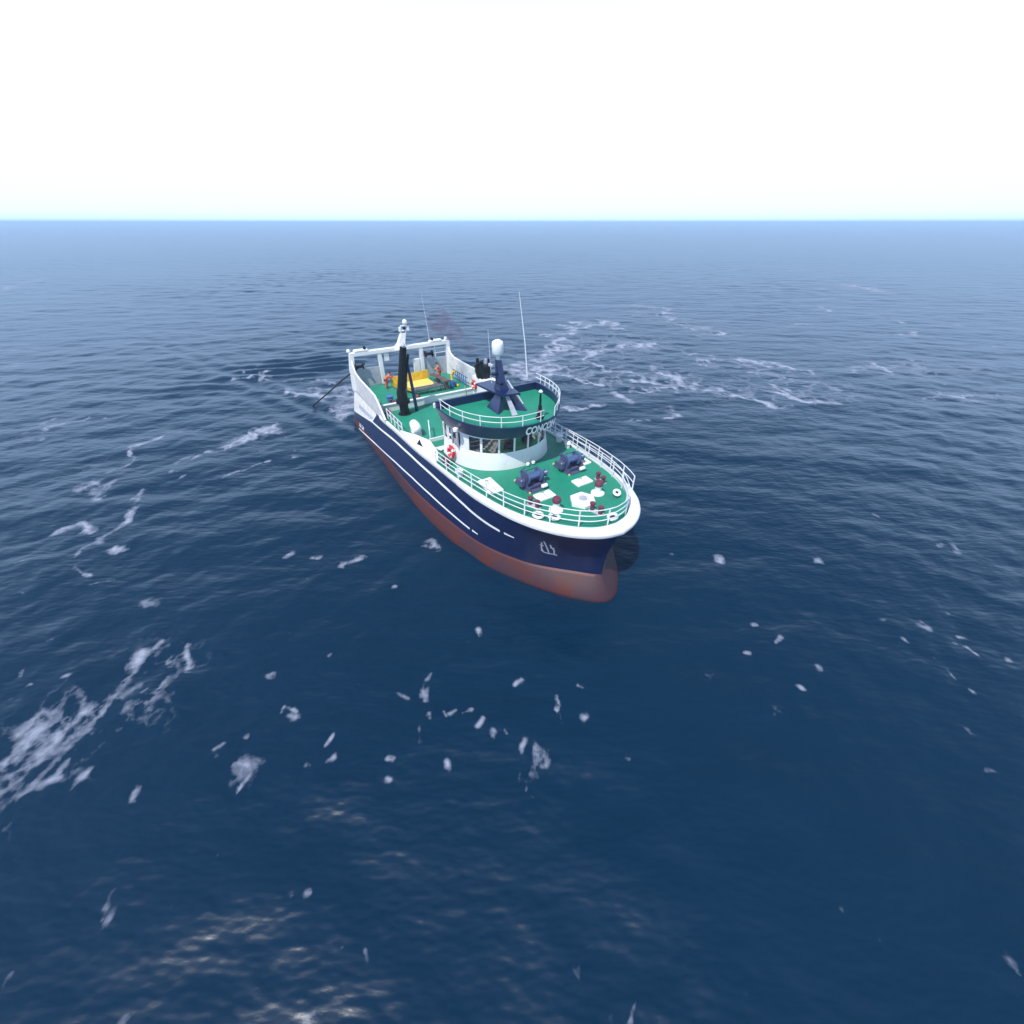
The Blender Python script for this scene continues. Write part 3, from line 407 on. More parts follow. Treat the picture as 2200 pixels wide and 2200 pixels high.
# foredeck rail: port side starts abreast the wheelhouse, starboard side at the stairs
full = rimline(-.15, .0, 16.5)
iS = [p for p in full if not (p[1] < 0 and p[0] < 20.7)]
r1 = rail_line(iS, (.42,.75,1.08), 'foredeck_railing')
posts(along(iS, 1.55), 1.08, r1)
full2 = [p for p in rimline(.75, .12, 17) if p[1] > 0 and p[0] < 31.5]
r2 = rail_line(full2, (.5,.95), 'outer_port_railing', .03)
posts(along(full2, 1.55), .95, r2)
# mid deck rail posts on starboard side
pm = [(x, -5.08, float(zf(x))) for x in (10.3,11.3,12.3,13.3,14.3)]
r3 = rail_line(pm, (.55,1.0), 'side_railing'); posts(pm, 1.0, r3, .06)
pm = [(14.4,-3.6,3.8),(15.3,-3.2,3.8),(16.3,-2.9,3.85)]
r3 = rail_line([(14.6,-2.9,3.8),(16.6,-3.6,3.9)], (.95,), 'stair_handrail', .05); posts([(14.6,-2.9,3.8),(16.6,-3.6,3.9)], .95, r3, .06)
# ------------------------------------------------------------ black deck crane
cr = MB(); cx, cy = 9.75, -3.35
cr.lathe([(.6,3.65),(.6,3.8),(.4,3.85),(.4,4.75),(.62,4.8),(.62,5.1),(.46,5.15),(.44,5.8),(.3,6.1)], (cx,cy,0), 18)
crane = cr.build('deck_crane', M['black'], boat, 40)
MB().tube([(cx,cy,5.9),(cx+.1,-2.62,9.5)],[.36,.29],10).tube([(cx+.1,cy+.3,6.0),(cx+.15,-2.3,8.9)],.11,6).build('crane_jib', M['black'], crane)
MB().tube([(cx+.1,-2.5,8.7),(cx+.05,-2.36,6.6),(cx-.15,-2.15,3.7)], [.09,.14,.16], 8).build('crane_strut', M['navy2'], crane)
MB().tube([(cx+.05,cy+.4,5.4),(cx+.1,cy+.6,6.9)], .07, 8).build('crane_ram', M['steel'], crane)
MB().lathe([(.16,0),(.2,.2),(.05,.4)], (cx+.1,-2.6,9.45), 10).build('crane_head', M['grey'], crane)
# port casing and funnels
MB().box((10.7, 4.6, 4.9), (2.8, 1.4, 2.2), bev=.06).build('engine_casing', M['white'], boat)
fn = MB()
for i in range(9):
    a = i*2*PI/9; fn.tube([(10.5+.5*math.cos(a), 4.5+.5*math.sin(a), 6.0), (10.5+.66*math.cos(a), 4.5+.66*math.sin(a), 7.15+.25*(i%3))], .16, 8)
fn.lathe([(.3,6.05),(.62,6.15),(.78,6.6),(.7,7.1),(.5,7.15)], (10.5,4.5,0), 16)
fn.build('exhaust_stack', M['black'], boat, 40)
# ------------------------------------------------------------ wheelhouse
def ring(xb, xc, a, b, z, n_=2.25, k=8, N=44, dz=None):
    P4 = [(xb+(xc-xb)*i/k, -b, z) for i in range(k)]
    for i in range(N+1):
        t = -PI/2+PI*i/N; c_, s_ = math.cos(t), math.sin(t)
        P4.append((xc+a*abs(c_)**(2/n_), b*math.copysign(abs(s_)**(2/n_), s_), z))
    P4 += [(xc-(xc-xb)*i/k, b, z) for i in range(1, k+1)]
    return P4
XB, XC = 19.65, 20.4
W0 = ring(XB,XC,4.32,3.78,4.02); W1 = ring(XB,XC,4.12,3.58,5.62); W2 = ring(XB,XC,4.16,3.56,6.62); W3 = ring(XB,XC,4.2,3.58,6.86)
mb = MB(); mb.loft([W0, ring(XB,XC,4.3,3.76,4.35), W1], True); mb.loft([W2, W3], True)
wh = mb.build('wheelhouse', M['white'], boat, 35)
MB().loft([ring(XB,XC,4.36,3.82,4.05), ring(XB,XC,4.36,3.82,4.3)], True).build('kick_plate', M['dark'], wh, 40)
def inset(r_, d): 
    return [(XC+(p[0]-XC)*(1-d/4.2), p[1]*(1-d/3.6), p[2]) for p in r_]
# inner floor/console level
MB().add([(p[0],p[1],5.2) for p in inset(W1,.08)], [tuple(range(len(W1)))]).build('cabin_floor', M['wood'], wh)
MB().loft([[(p[0],p[1],5.2) for p in inset(W1,.25)[6:-6]],[(p[0],p[1],5.75) for p in inset(W1,.25)[6:-6]],[(p[0],p[1],5.8) for p in inset(W1,.8)[6:-6]],[(p[0],p[1],5.2) for p in inset(W1,.85)[6:-6]]],False).build('helm_console', M['wood'], wh)
for (x, y) in ((23.0,-1.3),(23.15,-.75),(22.6,1.3)):
    MB().box((x,y,5.9),(.45,.5,.12),bev=.04).box((x-.22,y,6.2),(.1,.45,.55),bev=.03).build('helm_seat', M['orange'] if y<0 else M['dark'], wh)
mb = MB(); mb.add([(XB+.02,-3.5,5.2),(XB+.02,3.5,5.2),(XB+.02,3.5,6.7),(XB+.02,-3.5,6.7)],[(0,1,2,3)]); mb.build('back_wall', M['white'], wh)
# window band: mullions and panes
def seg(y0, y1, fwd=True):
    idx = [i for i, p in enumerate(W1) if (p[0] > XC+.3) and y0 <= p[1] <= y1]
    return idx
def wpt(y, side_x=None, t=0.0, out=0.0):
    """point on the window band at given front y; t 0 bottom..1 top"""
    def on(Wr, y_):
        b = abs(Wr[0][1]); a = Wr[8+22][0]-XC
        yy = y_*b/3.58; c_ = max(0, 1-abs(yy/b)**2.25)**(1/2.25)
        return Vector((XC+a*c_, yy, Wr[0][2]))
    A_ = on(W1, y); B_ = on(W2, y); p = A_.lerp(B_, t)
    d = Vector((p.x-XC+1.2, p.y*1.2, 0)).normalized()
    return p + d*out
ymul = [-3.25,-2.6,-1.66,-.66,.4,1.42,2.35,3.05,3.4]
for i, y in enumerate(ymul):
    wdt = .14 if abs(y) > 3.2 else .055
    mb = MB(); mb.slab([wpt(y-wdt,t=t,out=.03) for t in (0,1)], [wpt(y+wdt,t=t,out=.03) for t in (0,1)], [wpt(y+wdt,t=t,out=-.06) for t in (0,1)], [wpt(y-wdt,t=t,out=-.06) for t in (0,1)])
    mb.build('window_post', M['white'], wh)
for a, b in zip(ymul[:-1], ymul[1:]):
    ys_ = np.linspace(a+.05, b-.05, 7)
    MB().strip([wpt(y,t=0,out=-.02) for y in ys_], [wpt(y,t=1,out=-.02) for y in ys_]).build('window', M['glass'], wh)
for sd_ in (-1, 1):
    xsd = [XB, 20.3, 21.05, 21.85]
    for x in xsd: MB().box((x+.04, sd_*3.57, 6.12), (.12,.12,1.02)).build('window_post', M['white' if x<21 else 'grey'], wh)
    for a, b in zip(xsd[:-1], xsd[1:]):
        MB().strip([(a+.1,sd_*3.57,5.62),(b-.03,sd_*3.57,5.62)], [(a+.1,sd_*3.56,6.62),(b-.03,sd_*3.56,6.62)]).build('side_window', M['glass'], wh)
    ysg = np.linspace(3.57, 3.36, 8)
    MB().strip([wpt(sd_*y,t=0,out=-.01) for y in ysg], [wpt(sd_*y,t=1,out=-.01) for y in ysg]).build('side_window', M['glass'], wh)
# flaring navy brow and roof
XB0 = XB; XB = XB+.55
E0 = ring(XB-.15,XC,4.42,3.66,6.86); E1 = ring(XB-.25,XC,4.75,3.78,6.9); E2 = ring(XB-.3,XC,5.42,4.12,7.86); E3 = ring(XB-.28,XC,5.34,4.05,7.9); E4 = ring(XB-.22,XC,5.24,3.96,7.84)
mb = MB().loft([E0,E1,E2,E3,E4,ring(XB-.2,XC,5.2,3.92,7.7)], True)
mb.add(W3, [tuple(range(len(W3)))]) if 0 else None
brow = mb.build('brow', M['navy2'], wh, 35)
MB().add([(p[0],p[1],6.87) for p in ring(XB-.15,XC,4.4,3.64,6.87)], [tuple(range(len(E0)))]).build('ceiling', M['white'], wh)
MB().add([(p[0],p[1],7.74) for p in ring(XB-.2,XC,5.22,3.94,7.74)], [tuple(range(len(E0)))]).build('roof_deck', M['green'], wh)
# raised navy coaming round the back and port quarter of the roof
def roofedge(i0, i1, off, z):
    r_ = ring(XB-.25,XC,5.3-off,4.02-off,z)
    return r_
rr_o = ring(XB-.28,XC,5.38,4.1,7.85); rr_i = ring(XB-.2,XC,5.3,4.0,7.85)
Nn = len(rr_o)
ids = list(range(38, Nn)) + list(range(0, 3))
def hgt(k): 
    q = k/(len(ids)-1); return (.42)*min(1, k/5, (len(ids)-1-k)/2.0+.15)
A = [rr_o[i] for i in ids]; 
mb = MB(); mb.slab([(p[0],p[1],7.8) for p in A], [(p[0],p[1],7.86+hgt(k)) for k,p in enumerate(A)], [(rr_i[i][0]+(.12 if i>=Nn-1 or i<=0 else 0),rr_i[i][1]*.98,7.86+hgt(k)) for k,i in enumerate(ids)], [(rr_i[i][0]+(.12 if i>=Nn-1 or i<=0 else 0),rr_i[i][1]*.98,7.75) for k,i in enumerate(ids)])
mb.build('roof_coaming', M['navy2'], wh)
rp = ring(XB-.1,XC,5.1,3.85,7.75)
pS = rp[3:34]; rs = rail_line(pS, (.38,.72), 'roof_railing', .024, parent=wh) 
posts(along(pS, 1.35), .72, wh, .034)
pP = [(p[0],p[1],p[2]+.0) for p in ring(XB-.25,XC,5.34,4.06,8.4)[36:]]
zc = [7.85+max(0,min(.42,(i)*.1)) for i in range(len(pP))]
pP = [(p[0],p[1],z) for p,z in zip(pP, zc)]
rail_line(pP, (.3,.6), 'roof_railing', .026, parent=wh)
posts(along(pP, .62), .6, wh, .032)
# ------------------------------------------------------------ boat name on the brow
vs, fs = text_mesh('CONCON', .84, .04); out = []
for v in vs:
    s_ = .62 + v[0]*.63; t = .62+v[1]/1.1
    y = s_; b0, b1 = 3.78, 4.12
    def on(a, b, y_, z): c_ = max(0,1-abs(y_/b)**2.25)**(1/2.25); return Vector((XC+a*c_, y_, z))
    p = on(4.75,3.78,y*3.78/4,6.9).lerp(on(5.42,4.12,y*4.12/4,7.86), t); p += Vector((1,.2*p.y/2,0))*(.06+.55*max(0,1-t)*.8); out.append(tuple(p))
MB().add(out, fs).build('boat_name', M['white2'], brow)
hull_text('VA 24', .55, 3.2, lambda x: zl(x)+.42, -1, 1.25, 'registration')
hull_text('VA 24', .55, 3.2, lambda x: zl(x)+.42, 1, 1.25, 'registration')
# ------------------------------------------------------------ mast on the wheelhouse roof
mb = MB()
mb.slab([(21.35,-.95,7.74),(21.7,-.28,8.85)], [(22.95,-1.0,7.74),(22.3,-.3,8.85)], [(22.95,-.85,7.74),(22.3,-.18,8.85)], [(21.35,-.8,7.74),(21.7,-.16,8.85)])
mb.slab([(22.2,.1,8.85),(22.75,.22,7.74)], [(22.5,.45,8.85),(23.45,.95,7.74)], [(22.4,.55,8.85),(23.3,1.1,7.74)], [(22.1,.2,8.85),(22.6,.35,7.74)])
mb.slab([(21.2,.8,7.74),(21.6,.3,8.85)], [(22.3,1.1,7.74),(22.1,.4,8.85)], [(22.3,1.2,7.74),(22.1,.5,8.85)], [(21.2,.9,7.74),(21.6,.4,8.85)])
mb.prism([(19.9,-1.0),(22.9,-.7),(23.1,.6),(21.4,.85),(19.8,.3)], 8.84, 8.96)
mb.loft([[(x+a*k, b*k, z) for a, b in ((-.42,-.36),(.42,-.36),(.42,.36),(-.42,.36))] for z, k, x in ((8.95,1.0,21.75),(9.3,.68,21.68),(10.2,.5,21.5),(10.75,.4,21.4))], True, True)
mast = mb.build('roof_mast', M['navy2'], boat, 30)
MB().slab([(22.35,-.14,8.84),(23.5,-.26,7.74)], [(22.35,.05,8.84),(23.5,.14,7.74)], [(22.45,.05,8.9),(23.62,.14,7.74)], [(22.45,-.14,8.9),(23.62,-.26,7.74)]).build('mast_leg', M['grey'], mast)
MB().tube([(22.0,.35,9.5),(22.3,1.3,7.8)], [.05,.14], 8).build('mast_leg', M['white'], mast)
MB().lathe([(.1,0),(.13,.25),(.3,.3),(.37,.4),(.38,.95),(.33,1.12),(.15,1.22),(.02,1.24)], (21.35,0,10.75), 24).build('satellite_dome', M['white2'], mast, 50)
MB().box((21.0,-.35,10.35),(.5,.2,.2),bev=.04).box((20.8,-.6,10.6),(.16,.16,.35),bev=.04).build('navigation_light', M['grey'], mast)
MB().box((21.5,0,9.9),(.3,1.1,.1)).box((21.75,-.1,9.25),(.5,.3,.3),bev=.05).build('radar_bracket', M['black'], mast)
MB().tube([(20.6,-.1,9.0),(20.3,-.1,12.4)], [.02,.012], 6).build('whip_aerial', M['aluminium'], mast)
MB().tube([(18.7,4.1,8.3),(18.3,4.1,10.6),(17.4,4.1,14.0)], [.055,.04,.018], 6).build('whip_aerial', M['aluminium'], boat)
# antenna spike and small bits on the roof
MB().lathe([(.26,0),(.26,.12),(.17,.16),(.17,.42),(.12,.46),(.12,.85),(.08,.9),(.07,1.4),(.03,1.75)], (24.9,1.0,7.75), 14).build('roof_beacon', M['black'], boat, 40)
MB().lathe([(.18,.4),(.19,.5),(.14,.6)], (24.9,1.0,7.75), 14).build('beacon_band', M['maroon'], boat, 40)
MB().lathe([(.1,1.7),(.14,1.75),(.06,1.85)], (24.9,1.0,7.75), 10).build('beacon_lamp', M['white2'], boat, 40)
MB().lathe([(.05,0),(.18,.05),(.18,.22),(.1,.28)], (22.4,-3.85,7.0), 12).build('searchlight', M['white2'], boat, 40)
# ------------------------------------------------------------ foredeck fittings
def Z(x, y=0): return float(zf(x))
def winch(x, y, rz):
    root = empty('winch', Matrix.Translation((x,y,Z(x))) @ Matrix.Rotation(rz,4,'Z'), boat)
    f_ = MB(); f_.box((0,0,.06),(1.75,1.5,.1))
    for s_ in (-1,1):
        f_.box((-.0,s_*.62,.5),(.95,.07,.8),taper=.6); f_.box((.55,s_*.62,.2),(.5,.08,.2)); f_.box((-.55,s_*.62,.25),(.5,.08,.3))
    f_.box((.55,0,.25),(.08,1.3,.14)); f_.box((-.6,0,.35),(.1,1.3,.12))
    f_.tube([(-.45,-.62,.9),(-.1,-.3,1.12),(-.1,.3,1.12),(-.45,.62,.9)], .05, 6)
    f_.build('winch_frame', M['winch'], root)
    rot = Matrix.Rotation(PI/2,4,'X')
    MB().lathe([(.46,-.5),(.46,-.44),(.24,-.42),(.24,.42),(.46,.44),(.46,.5)], (0,0,.68), 20, rot).build('winch_drum', M['drum'], root, 40)
    MB().lathe([(.2,-.0),(.24,.04),(.15,.14),(.24,.3),(.2,.34)], (0.0,.72,.6), 14, Matrix.Rotation(-PI/2,4,'X')).build('warping_head', M['winch'], root, 40)
    MB().box((.1,-.85,.55),(.5,.34,.5),bev=.05).tube([(.1,-.85,.8),(-.3,-.7,1.05),(-.5,-.2,1.1)], .04, 6).build('winch_motor', M['winch'], root)
    MB().lathe([(.09,-.2),(.13,-.16),(.13,.16),(.09,.2)], (.85,.35,.3), 12, rot).build('brake_wheel', M['white2'], root, 40)
    for a in ((.86,-.72),(-.86,-.72)): MB().box((a[0],a[1],.12),(.09,.09,.12)).build('yellow_bolt', M['yellow2'], root)
    return root
winch(27.3,-1.1,.0); winch(26.8,2.3,.0)
def hatch(x, y, lx, ly, h=.16, rz=0, m='white2', lab=None):
    mb = MB(); mb.box((x,y,Z(x)+h/2),(lx,ly,h),rz=rz,bev=.04); 
    o = mb.build('deck_hatch', M[m], boat, 30)
    MB().box((x-.3*lx,y,Z(x)+h+.03),(.06,.3,.06),rz=rz).box((x,y,Z(x)+h+.015),(lx*.8,.04,.03),rz=rz).build('hatch_handle', M['grey'], o)
hatch(26.0,-3.35,1.75,.95); hatch(28.95,-1.3,.75,1.2); hatch(28.85,1.65,.75,1.2); hatch(26.3,3.7,1.5,.6)
hx = MB(); hx.loft([[(30.75+r_*math.cos(a*PI/3+.52), .1+r_*math.sin(a*PI/3+.52), Z(30.75)+z) for a in range(6)] for r_, z in ((.78,0),(.78,.22),(.7,.28))], True, True)
h_ = hx.build('round_hatch', M['white2'], boat)
MB().lathe([(.25,.28),(.25,.33),(.1,.35)], (30.75,.1,Z(30.75)), 14).build('hatch_wheel', M['grey'], h_, 40)
for (x, y) in ((30.55,-1.65),(30.45,1.5)):
    v_ = MB().lathe([(.42,0),(.40,.08),(.2,.22),(.18,.55)], (x,y,Z(x)), 18).build('deck_vent', M['white2'], boat, 40)
    MB().lathe([(.05,0),(.24,.05),(.27,.2),(.2,.34),(.05,.4)], (x,y,Z(x)+.52), 16).build('vent_cowl', M['maroon'], v_, 40)
def bitts(x, y, rz):
    b_ = MB(); c_, s_ = math.cos(rz), math.sin(rz)
    b_.box((x,y,Z(x)+.03),(.85,.34,.06),rz=rz)
    o = b_.build('mooring_bitts', M['grey'], boat)
    for q in (-.27,.27):
        MB().lathe([(.13,0),(.12,.36),(.17,.38),(.17,.45),(.05,.48)], (x+c_*q,y+s_*q,Z(x)+.06), 12).build('bollard', M['maroon'], o, 40)
bitts(29.5,-2.45,.2); bitts(32.0,.0,.25); bitts(29.4,2.65,-.1); bitts(21.4,-4.35,.1); bitts(9.3,-4.7,0); bitts(7.0,-3.6,.3)
def chock(x, y, rz, tilt=.9):
    m_ = Matrix.Translation((x,y,Z(x)+.22)) @ Matrix.Rotation(rz,4,'Z') @ Matrix.Rotation(tilt,4,'Y')
    pts = [m_ @ Vector((.17*math.sin(a*2*PI/16), .27*math.cos(a*2*PI/16), 0)) for a in range(16)]
    o = MB().tube(pts, .085, 8, closed=True).build('fairlead', M['white2'], boat, 60)
    MB().add([m_ @ Vector((.12*math.sin(a*2*PI/12), .2*math.cos(a*2*PI/12), -.01)) for a in range(12)], [tuple(range(12))]).build('fairlead_hole', M['dark'], o)
chock(30.65,-2.95,-1.0,.35); chock(31.3,-2.35,-.85,.35); chock(33.1,.15,-.1,.5); chock(31.3,2.2,.8,.1)
MB().lathe([(.2,0),(.2,.35),(.28,.4),(.28,.5),(.1,.6)], (23.5,-4.3,Z(23)), 14).build('mushroom_vent', M['white2'], boat, 40)
MB().lathe([(.22,0),(.24,.4),(.3,.5),(.25,.62),(.05,.66)], (22.7,4.5,Z(22.7)), 14).build('mushroom_vent', M['white2'], boat, 40)
MB().lathe([(.18,0),(.2,.3),(.26,.36),(.2,.46),(.05,.5)], (24.0,4.3,Z(24)), 14).build('mushroom_vent', M['white2'], boat, 40)
for (x, y) in ((24.95,.15),(24.93,.6)):
    MB().lathe([(.09,0),(.13,.03),(.13,.16),(.07,.2)], (x,y,Z(x)+.1), 10).build('deck_light', M['white2'], boat, 40)
# work deck kit that belongs to the boat: net winch and pipes on the port side
nw = MB()
for x in np.arange(2.6, 6.0, .5): nw.tube([(x,4.9,3.7),(x,4.9,4.7)], .05, 6)
for y_ in (4.9,): nw.tube([(2.4,y_,4.7),(6.1,y_,4.7)], .05, 6); nw.tube([(2.4,y_,4.2),(6.1,y_,4.2)], .05, 6)
nw.build('pipe_rack', M['blue'], boat)
MB().lathe([(.3,0),(.3,.5),(.36,.52),(.36,.6)], (5.9,-3.5,3.66), 14).build('capstan', M['blue'], boat, 40)
MB().tube([(11.2,2.3,3.7),(11.2,2.3,5.3),(10.7,2.4,5.6)], .045, 6).build('davit', M['steel'], boat)
MB().tube([(7.1,.9,3.6),(7.1,.9,5.0)], .05, 6).box((7.1,.9,5.05),(.3,.3,.2)).build('control_stand', M['steel'], boat)
for q in ((15.2,3.2),):
    MB().lathe([(.28,0),(.28,.2),(.33,.22),(.33,.3)], (q[0],q[1],Z(q[0])), 14).build('mushroom_vent', M['white2'], boat, 40)
MB().box((12.6,2.2,4.05),(1.8,1.4,.7),bev=.05).build('deck_box', M['white'], boat)

# ================================================================= separate things
def thing(name, m, label, cat, group=None): return tag(empty(name, m), label, cat, group)
# lifebuoys
def lifebuoy(x, y, z, n_, label, r=.36):
    zq = Vector(n_).to_track_quat('Z','Y').to_matrix().to_4x4()
    t = thing('lifebuoy', SHIP @ Matrix.Translation((x,y,z)) @ zq, label, 'lifebuoy', 'red lifebuoys hung on the boat')
    pts = [(r*math.cos(a*2*PI/24), r*math.sin(a*2*PI/24), .02) for a in range(24)]
    MB().tube(pts, .115, 10, closed=True).build('ring', M['ring'], t, 60)
    for k in range(4):
        a0 = k*PI/2+.6; pp = [(r*math.cos(a0+q*.09), r*math.sin(a0+q*.09), .02) for q in range(-2,3)]
        MB().tube(pp, .122, 10).build('reflective_band', M['white2'], t, 60)
    MB().tube([((r+.13)*math.cos(a*2*PI/24), (r+.13)*math.sin(a*2*PI/24), .05) for a in range(24)], .016, 6, closed=True).build('grab_line', M['rope'], t)
lifebuoy(21.2,-3.80,5.0,(.05,-1,.12), 'red and white lifebuoy on the white wheelhouse side under the side windows', .36)
lifebuoy(9.85,3.80,5.2,(0.0,-1,.0), 'red lifebuoy on the port side by the black exhaust stack')
# liferaft canister
t = thing('liferaft_canister', onship(14.9,-4.15,4.0,-.12) @ Matrix.Scale(.88,4), 'white rounded liferaft canister in a cradle beside the starboard locker', 'liferaft')
MB().lathe([(.06,-.82),(.3,-.78),(.42,-.62),(.44,-.05),(.47,-.04),(.47,.04),(.44,.05),(.42,.62),(.3,.78),(.06,.82)], (0,0,.72), 22, Matrix.Rotation(PI/2,4,'Y')).build('canister', M['white2'], t, 50)
mb = MB()
for x in (-.45,.45): mb.box((x,0,.16),(.1,.8,.32))
mb.box((0,0,.04),(1.3,.7,.08)); mb.build('cradle', M['white'], t)
# yellow sorting bin with conveyors
t = thing('sorting_bin', onship(0,0,0), 'yellow fish sorting bin with a grey conveyor on the aft work deck', 'sorting bin')
zd = 3.66
MB().slab([(1.45,-1.9,zd+.1),(1.35,2.35,zd+.1)], [(1.55,-1.9,zd+.1),(1.45,2.35,zd+.1)], [(1.45,-1.9,zd+.95),(1.35,2.35,zd+1.1)], [(1.35,-1.9,zd+.95),(1.25,2.35,zd+1.1)]).box((1.3,.95,zd+.6),(.08,.1,1.05)).build('back_board', M['yellow'], t)
MB().slab([(1.5,-1.95,zd+.1),(3.0,-1.7,zd+.1)], [(1.5,-1.85,zd+.1),(3.0,-1.6,zd+.1)], [(1.5,-1.85,zd+.95),(3.0,-1.6,zd+.6)], [(1.5,-1.95,zd+.95),(3.0,-1.7,zd+.6)]).build('side_board', M['yellow'], t)
MB().slab([(1.55,-1.8,zd+.15),(4.8,-.9,zd+.32)], [(1.5,2.2,zd+.15),(4.4,2.0,zd+.32)], [(1.5,2.2,zd+.22),(4.4,2.0,zd+.4)], [(1.55,-1.8,zd+.22),(4.8,-.9,zd+.4)]).build('bin_floor', M['yellow2'], t)
MB().slab([(3.0,-1.7,zd+.2),(4.9,-.95,zd+.3)], [(3.1,-1.62,zd+.2),(4.9,-.85,zd+.3)], [(3.1,-1.62,zd+.6),(4.9,-.85,zd+.6)], [(3.0,-1.7,zd+.6),(4.9,-.95,zd+.6)]).build('side_board', M['yellow'], t)
mb = MB().box((5.35,.7,zd+.52),(.6,3.2,.12)).box((5.05,.7,zd+.56),(.06,3.2,.22)).box((5.65,.7,zd+.56),(.06,3.2,.22))
mb.build('conveyor', M['steel'], t)
mb = MB()
for y in (-.8,.7,2.2): 
    for x in (5.1,5.6): mb.box((x,y,zd+.24),(.07,.07,.5))
mb.build('conveyor_legs', M['steel'], t)
MB().slab([(1.6,2.45,zd+.55),(6.0,2.5,zd+.95)], [(1.6,2.95,zd+.55),(6.0,3.0,zd+.95)], [(1.6,2.95,zd+.7),(6.0,3.0,zd+1.1)], [(1.6,2.45,zd+.7),(6.0,2.5,zd+1.1)]).box((3.2,2.7,zd+.35),(.1,.5,.6)).box((5.5,2.7,zd+.45),(.1,.5,.9)).build('side_conveyor', M['brownsteel'], t)
# yellow hose
t = tag(MB().tube([(4.4+.0,4.35,zd+1.35),(4.15,4.2,zd+1.3),(4.05,4.0,zd+.95),(4.2,3.9,zd+.5),(4.75,4.0,zd+.15),(5.4,4.2,zd+.1)], .13, 10).build('suction_hose', M['yellow'], None, 60), 'thick yellow hose bent in an arc over the port side of the work deck', 'hose')
t.matrix_world = SHIP
tag(MB().lathe([(.28,0),(.34,.55),(.36,.56),(.36,.6),(.3,.6),(.26,.1)], (0,0,0), 16).build('fish_basket', M['blue'], None, 50), 'blue plastic basket by the yellow hose at the port side', 'basket').matrix_world = onship(5.0,3.6,zd+.01)
for i, (x, y, lb) in enumerate(((6.6,-.9,'dark round float lying forward of the grey conveyor'),(6.4,-2.75,'dark maroon float lying near the black crane'))):
    tag(MB().lathe([(.02,-.24),(.17,-.2),(.26,-.06),(.26,.06),(.17,.2),(.02,.24)], (0,0,.25), 14).build('net_float', M['maroon'], None, 60), lb, 'float', 'net floats on the deck').matrix_world = onship(x,y,zd)
# warp rope into the water off the starboard quarter
tw = thing('towing_warp', Matrix.Identity(4), 'thick dark warp running from the gantry corner down into the sea', 'rope')
a_ = SHIP @ Vector((.15,-4.7,5.75)); b_ = SHIP @ Vector((-.4,-6.6,4.55)); 
c_ = Vector(WARP_END)
pts = [SHIP @ Vector((.3,-4.0,6.1)), a_, b_] + [b_.lerp(c_, q) + Vector((0,0,-.08*math.sin(q*PI))) for q in (.2,.4,.6,.8,1.0)]
MB().tube(pts, .085, 8).build('rope', M['rope'], tw, 60)
MB().lathe([(.18,0),(.24,.1),(.18,.2)], tuple(a_), 10).build('shackle', M['black'], tw, 40)

# ------------------------------------------------------------ people
def skin(name, pts, edges, radii, m, parent, sub=1):
    me = bpy.data.meshes.new(name); me.from_pydata([tuple(p) for p in pts], edges, []); o = bpy.data.objects.new(name, me); col.objects.link(o)
    md = o.modifiers.new('s', 'SKIN'); md.use_smooth_shade = True
    for i, sv in enumerate(me.skin_vertices[0].data):
        r_ = radii[i]; sv.radius = r_ if isinstance(r_, tuple) else (r_, r_)
    me.skin_vertices[0].data[0].use_root = True
    s2 = o.modifiers.new('b', 'SUBSURF'); s2.levels = sub; s2.render_levels = sub
    dg = bpy.context.evaluated_depsgraph_get(); me2 = bpy.data.meshes.new_from_object(o.evaluated_get(dg))
    me2.name = name; me2.materials.clear(); me2.materials.append(m)
    bpy.data.objects.remove(o); ob = bpy.data.objects.new(name, me2); col.objects.link(ob); ob.parent = parent
    me2.polygons.foreach_set('use_smooth', [True]*len(me2.polygons))
    return ob
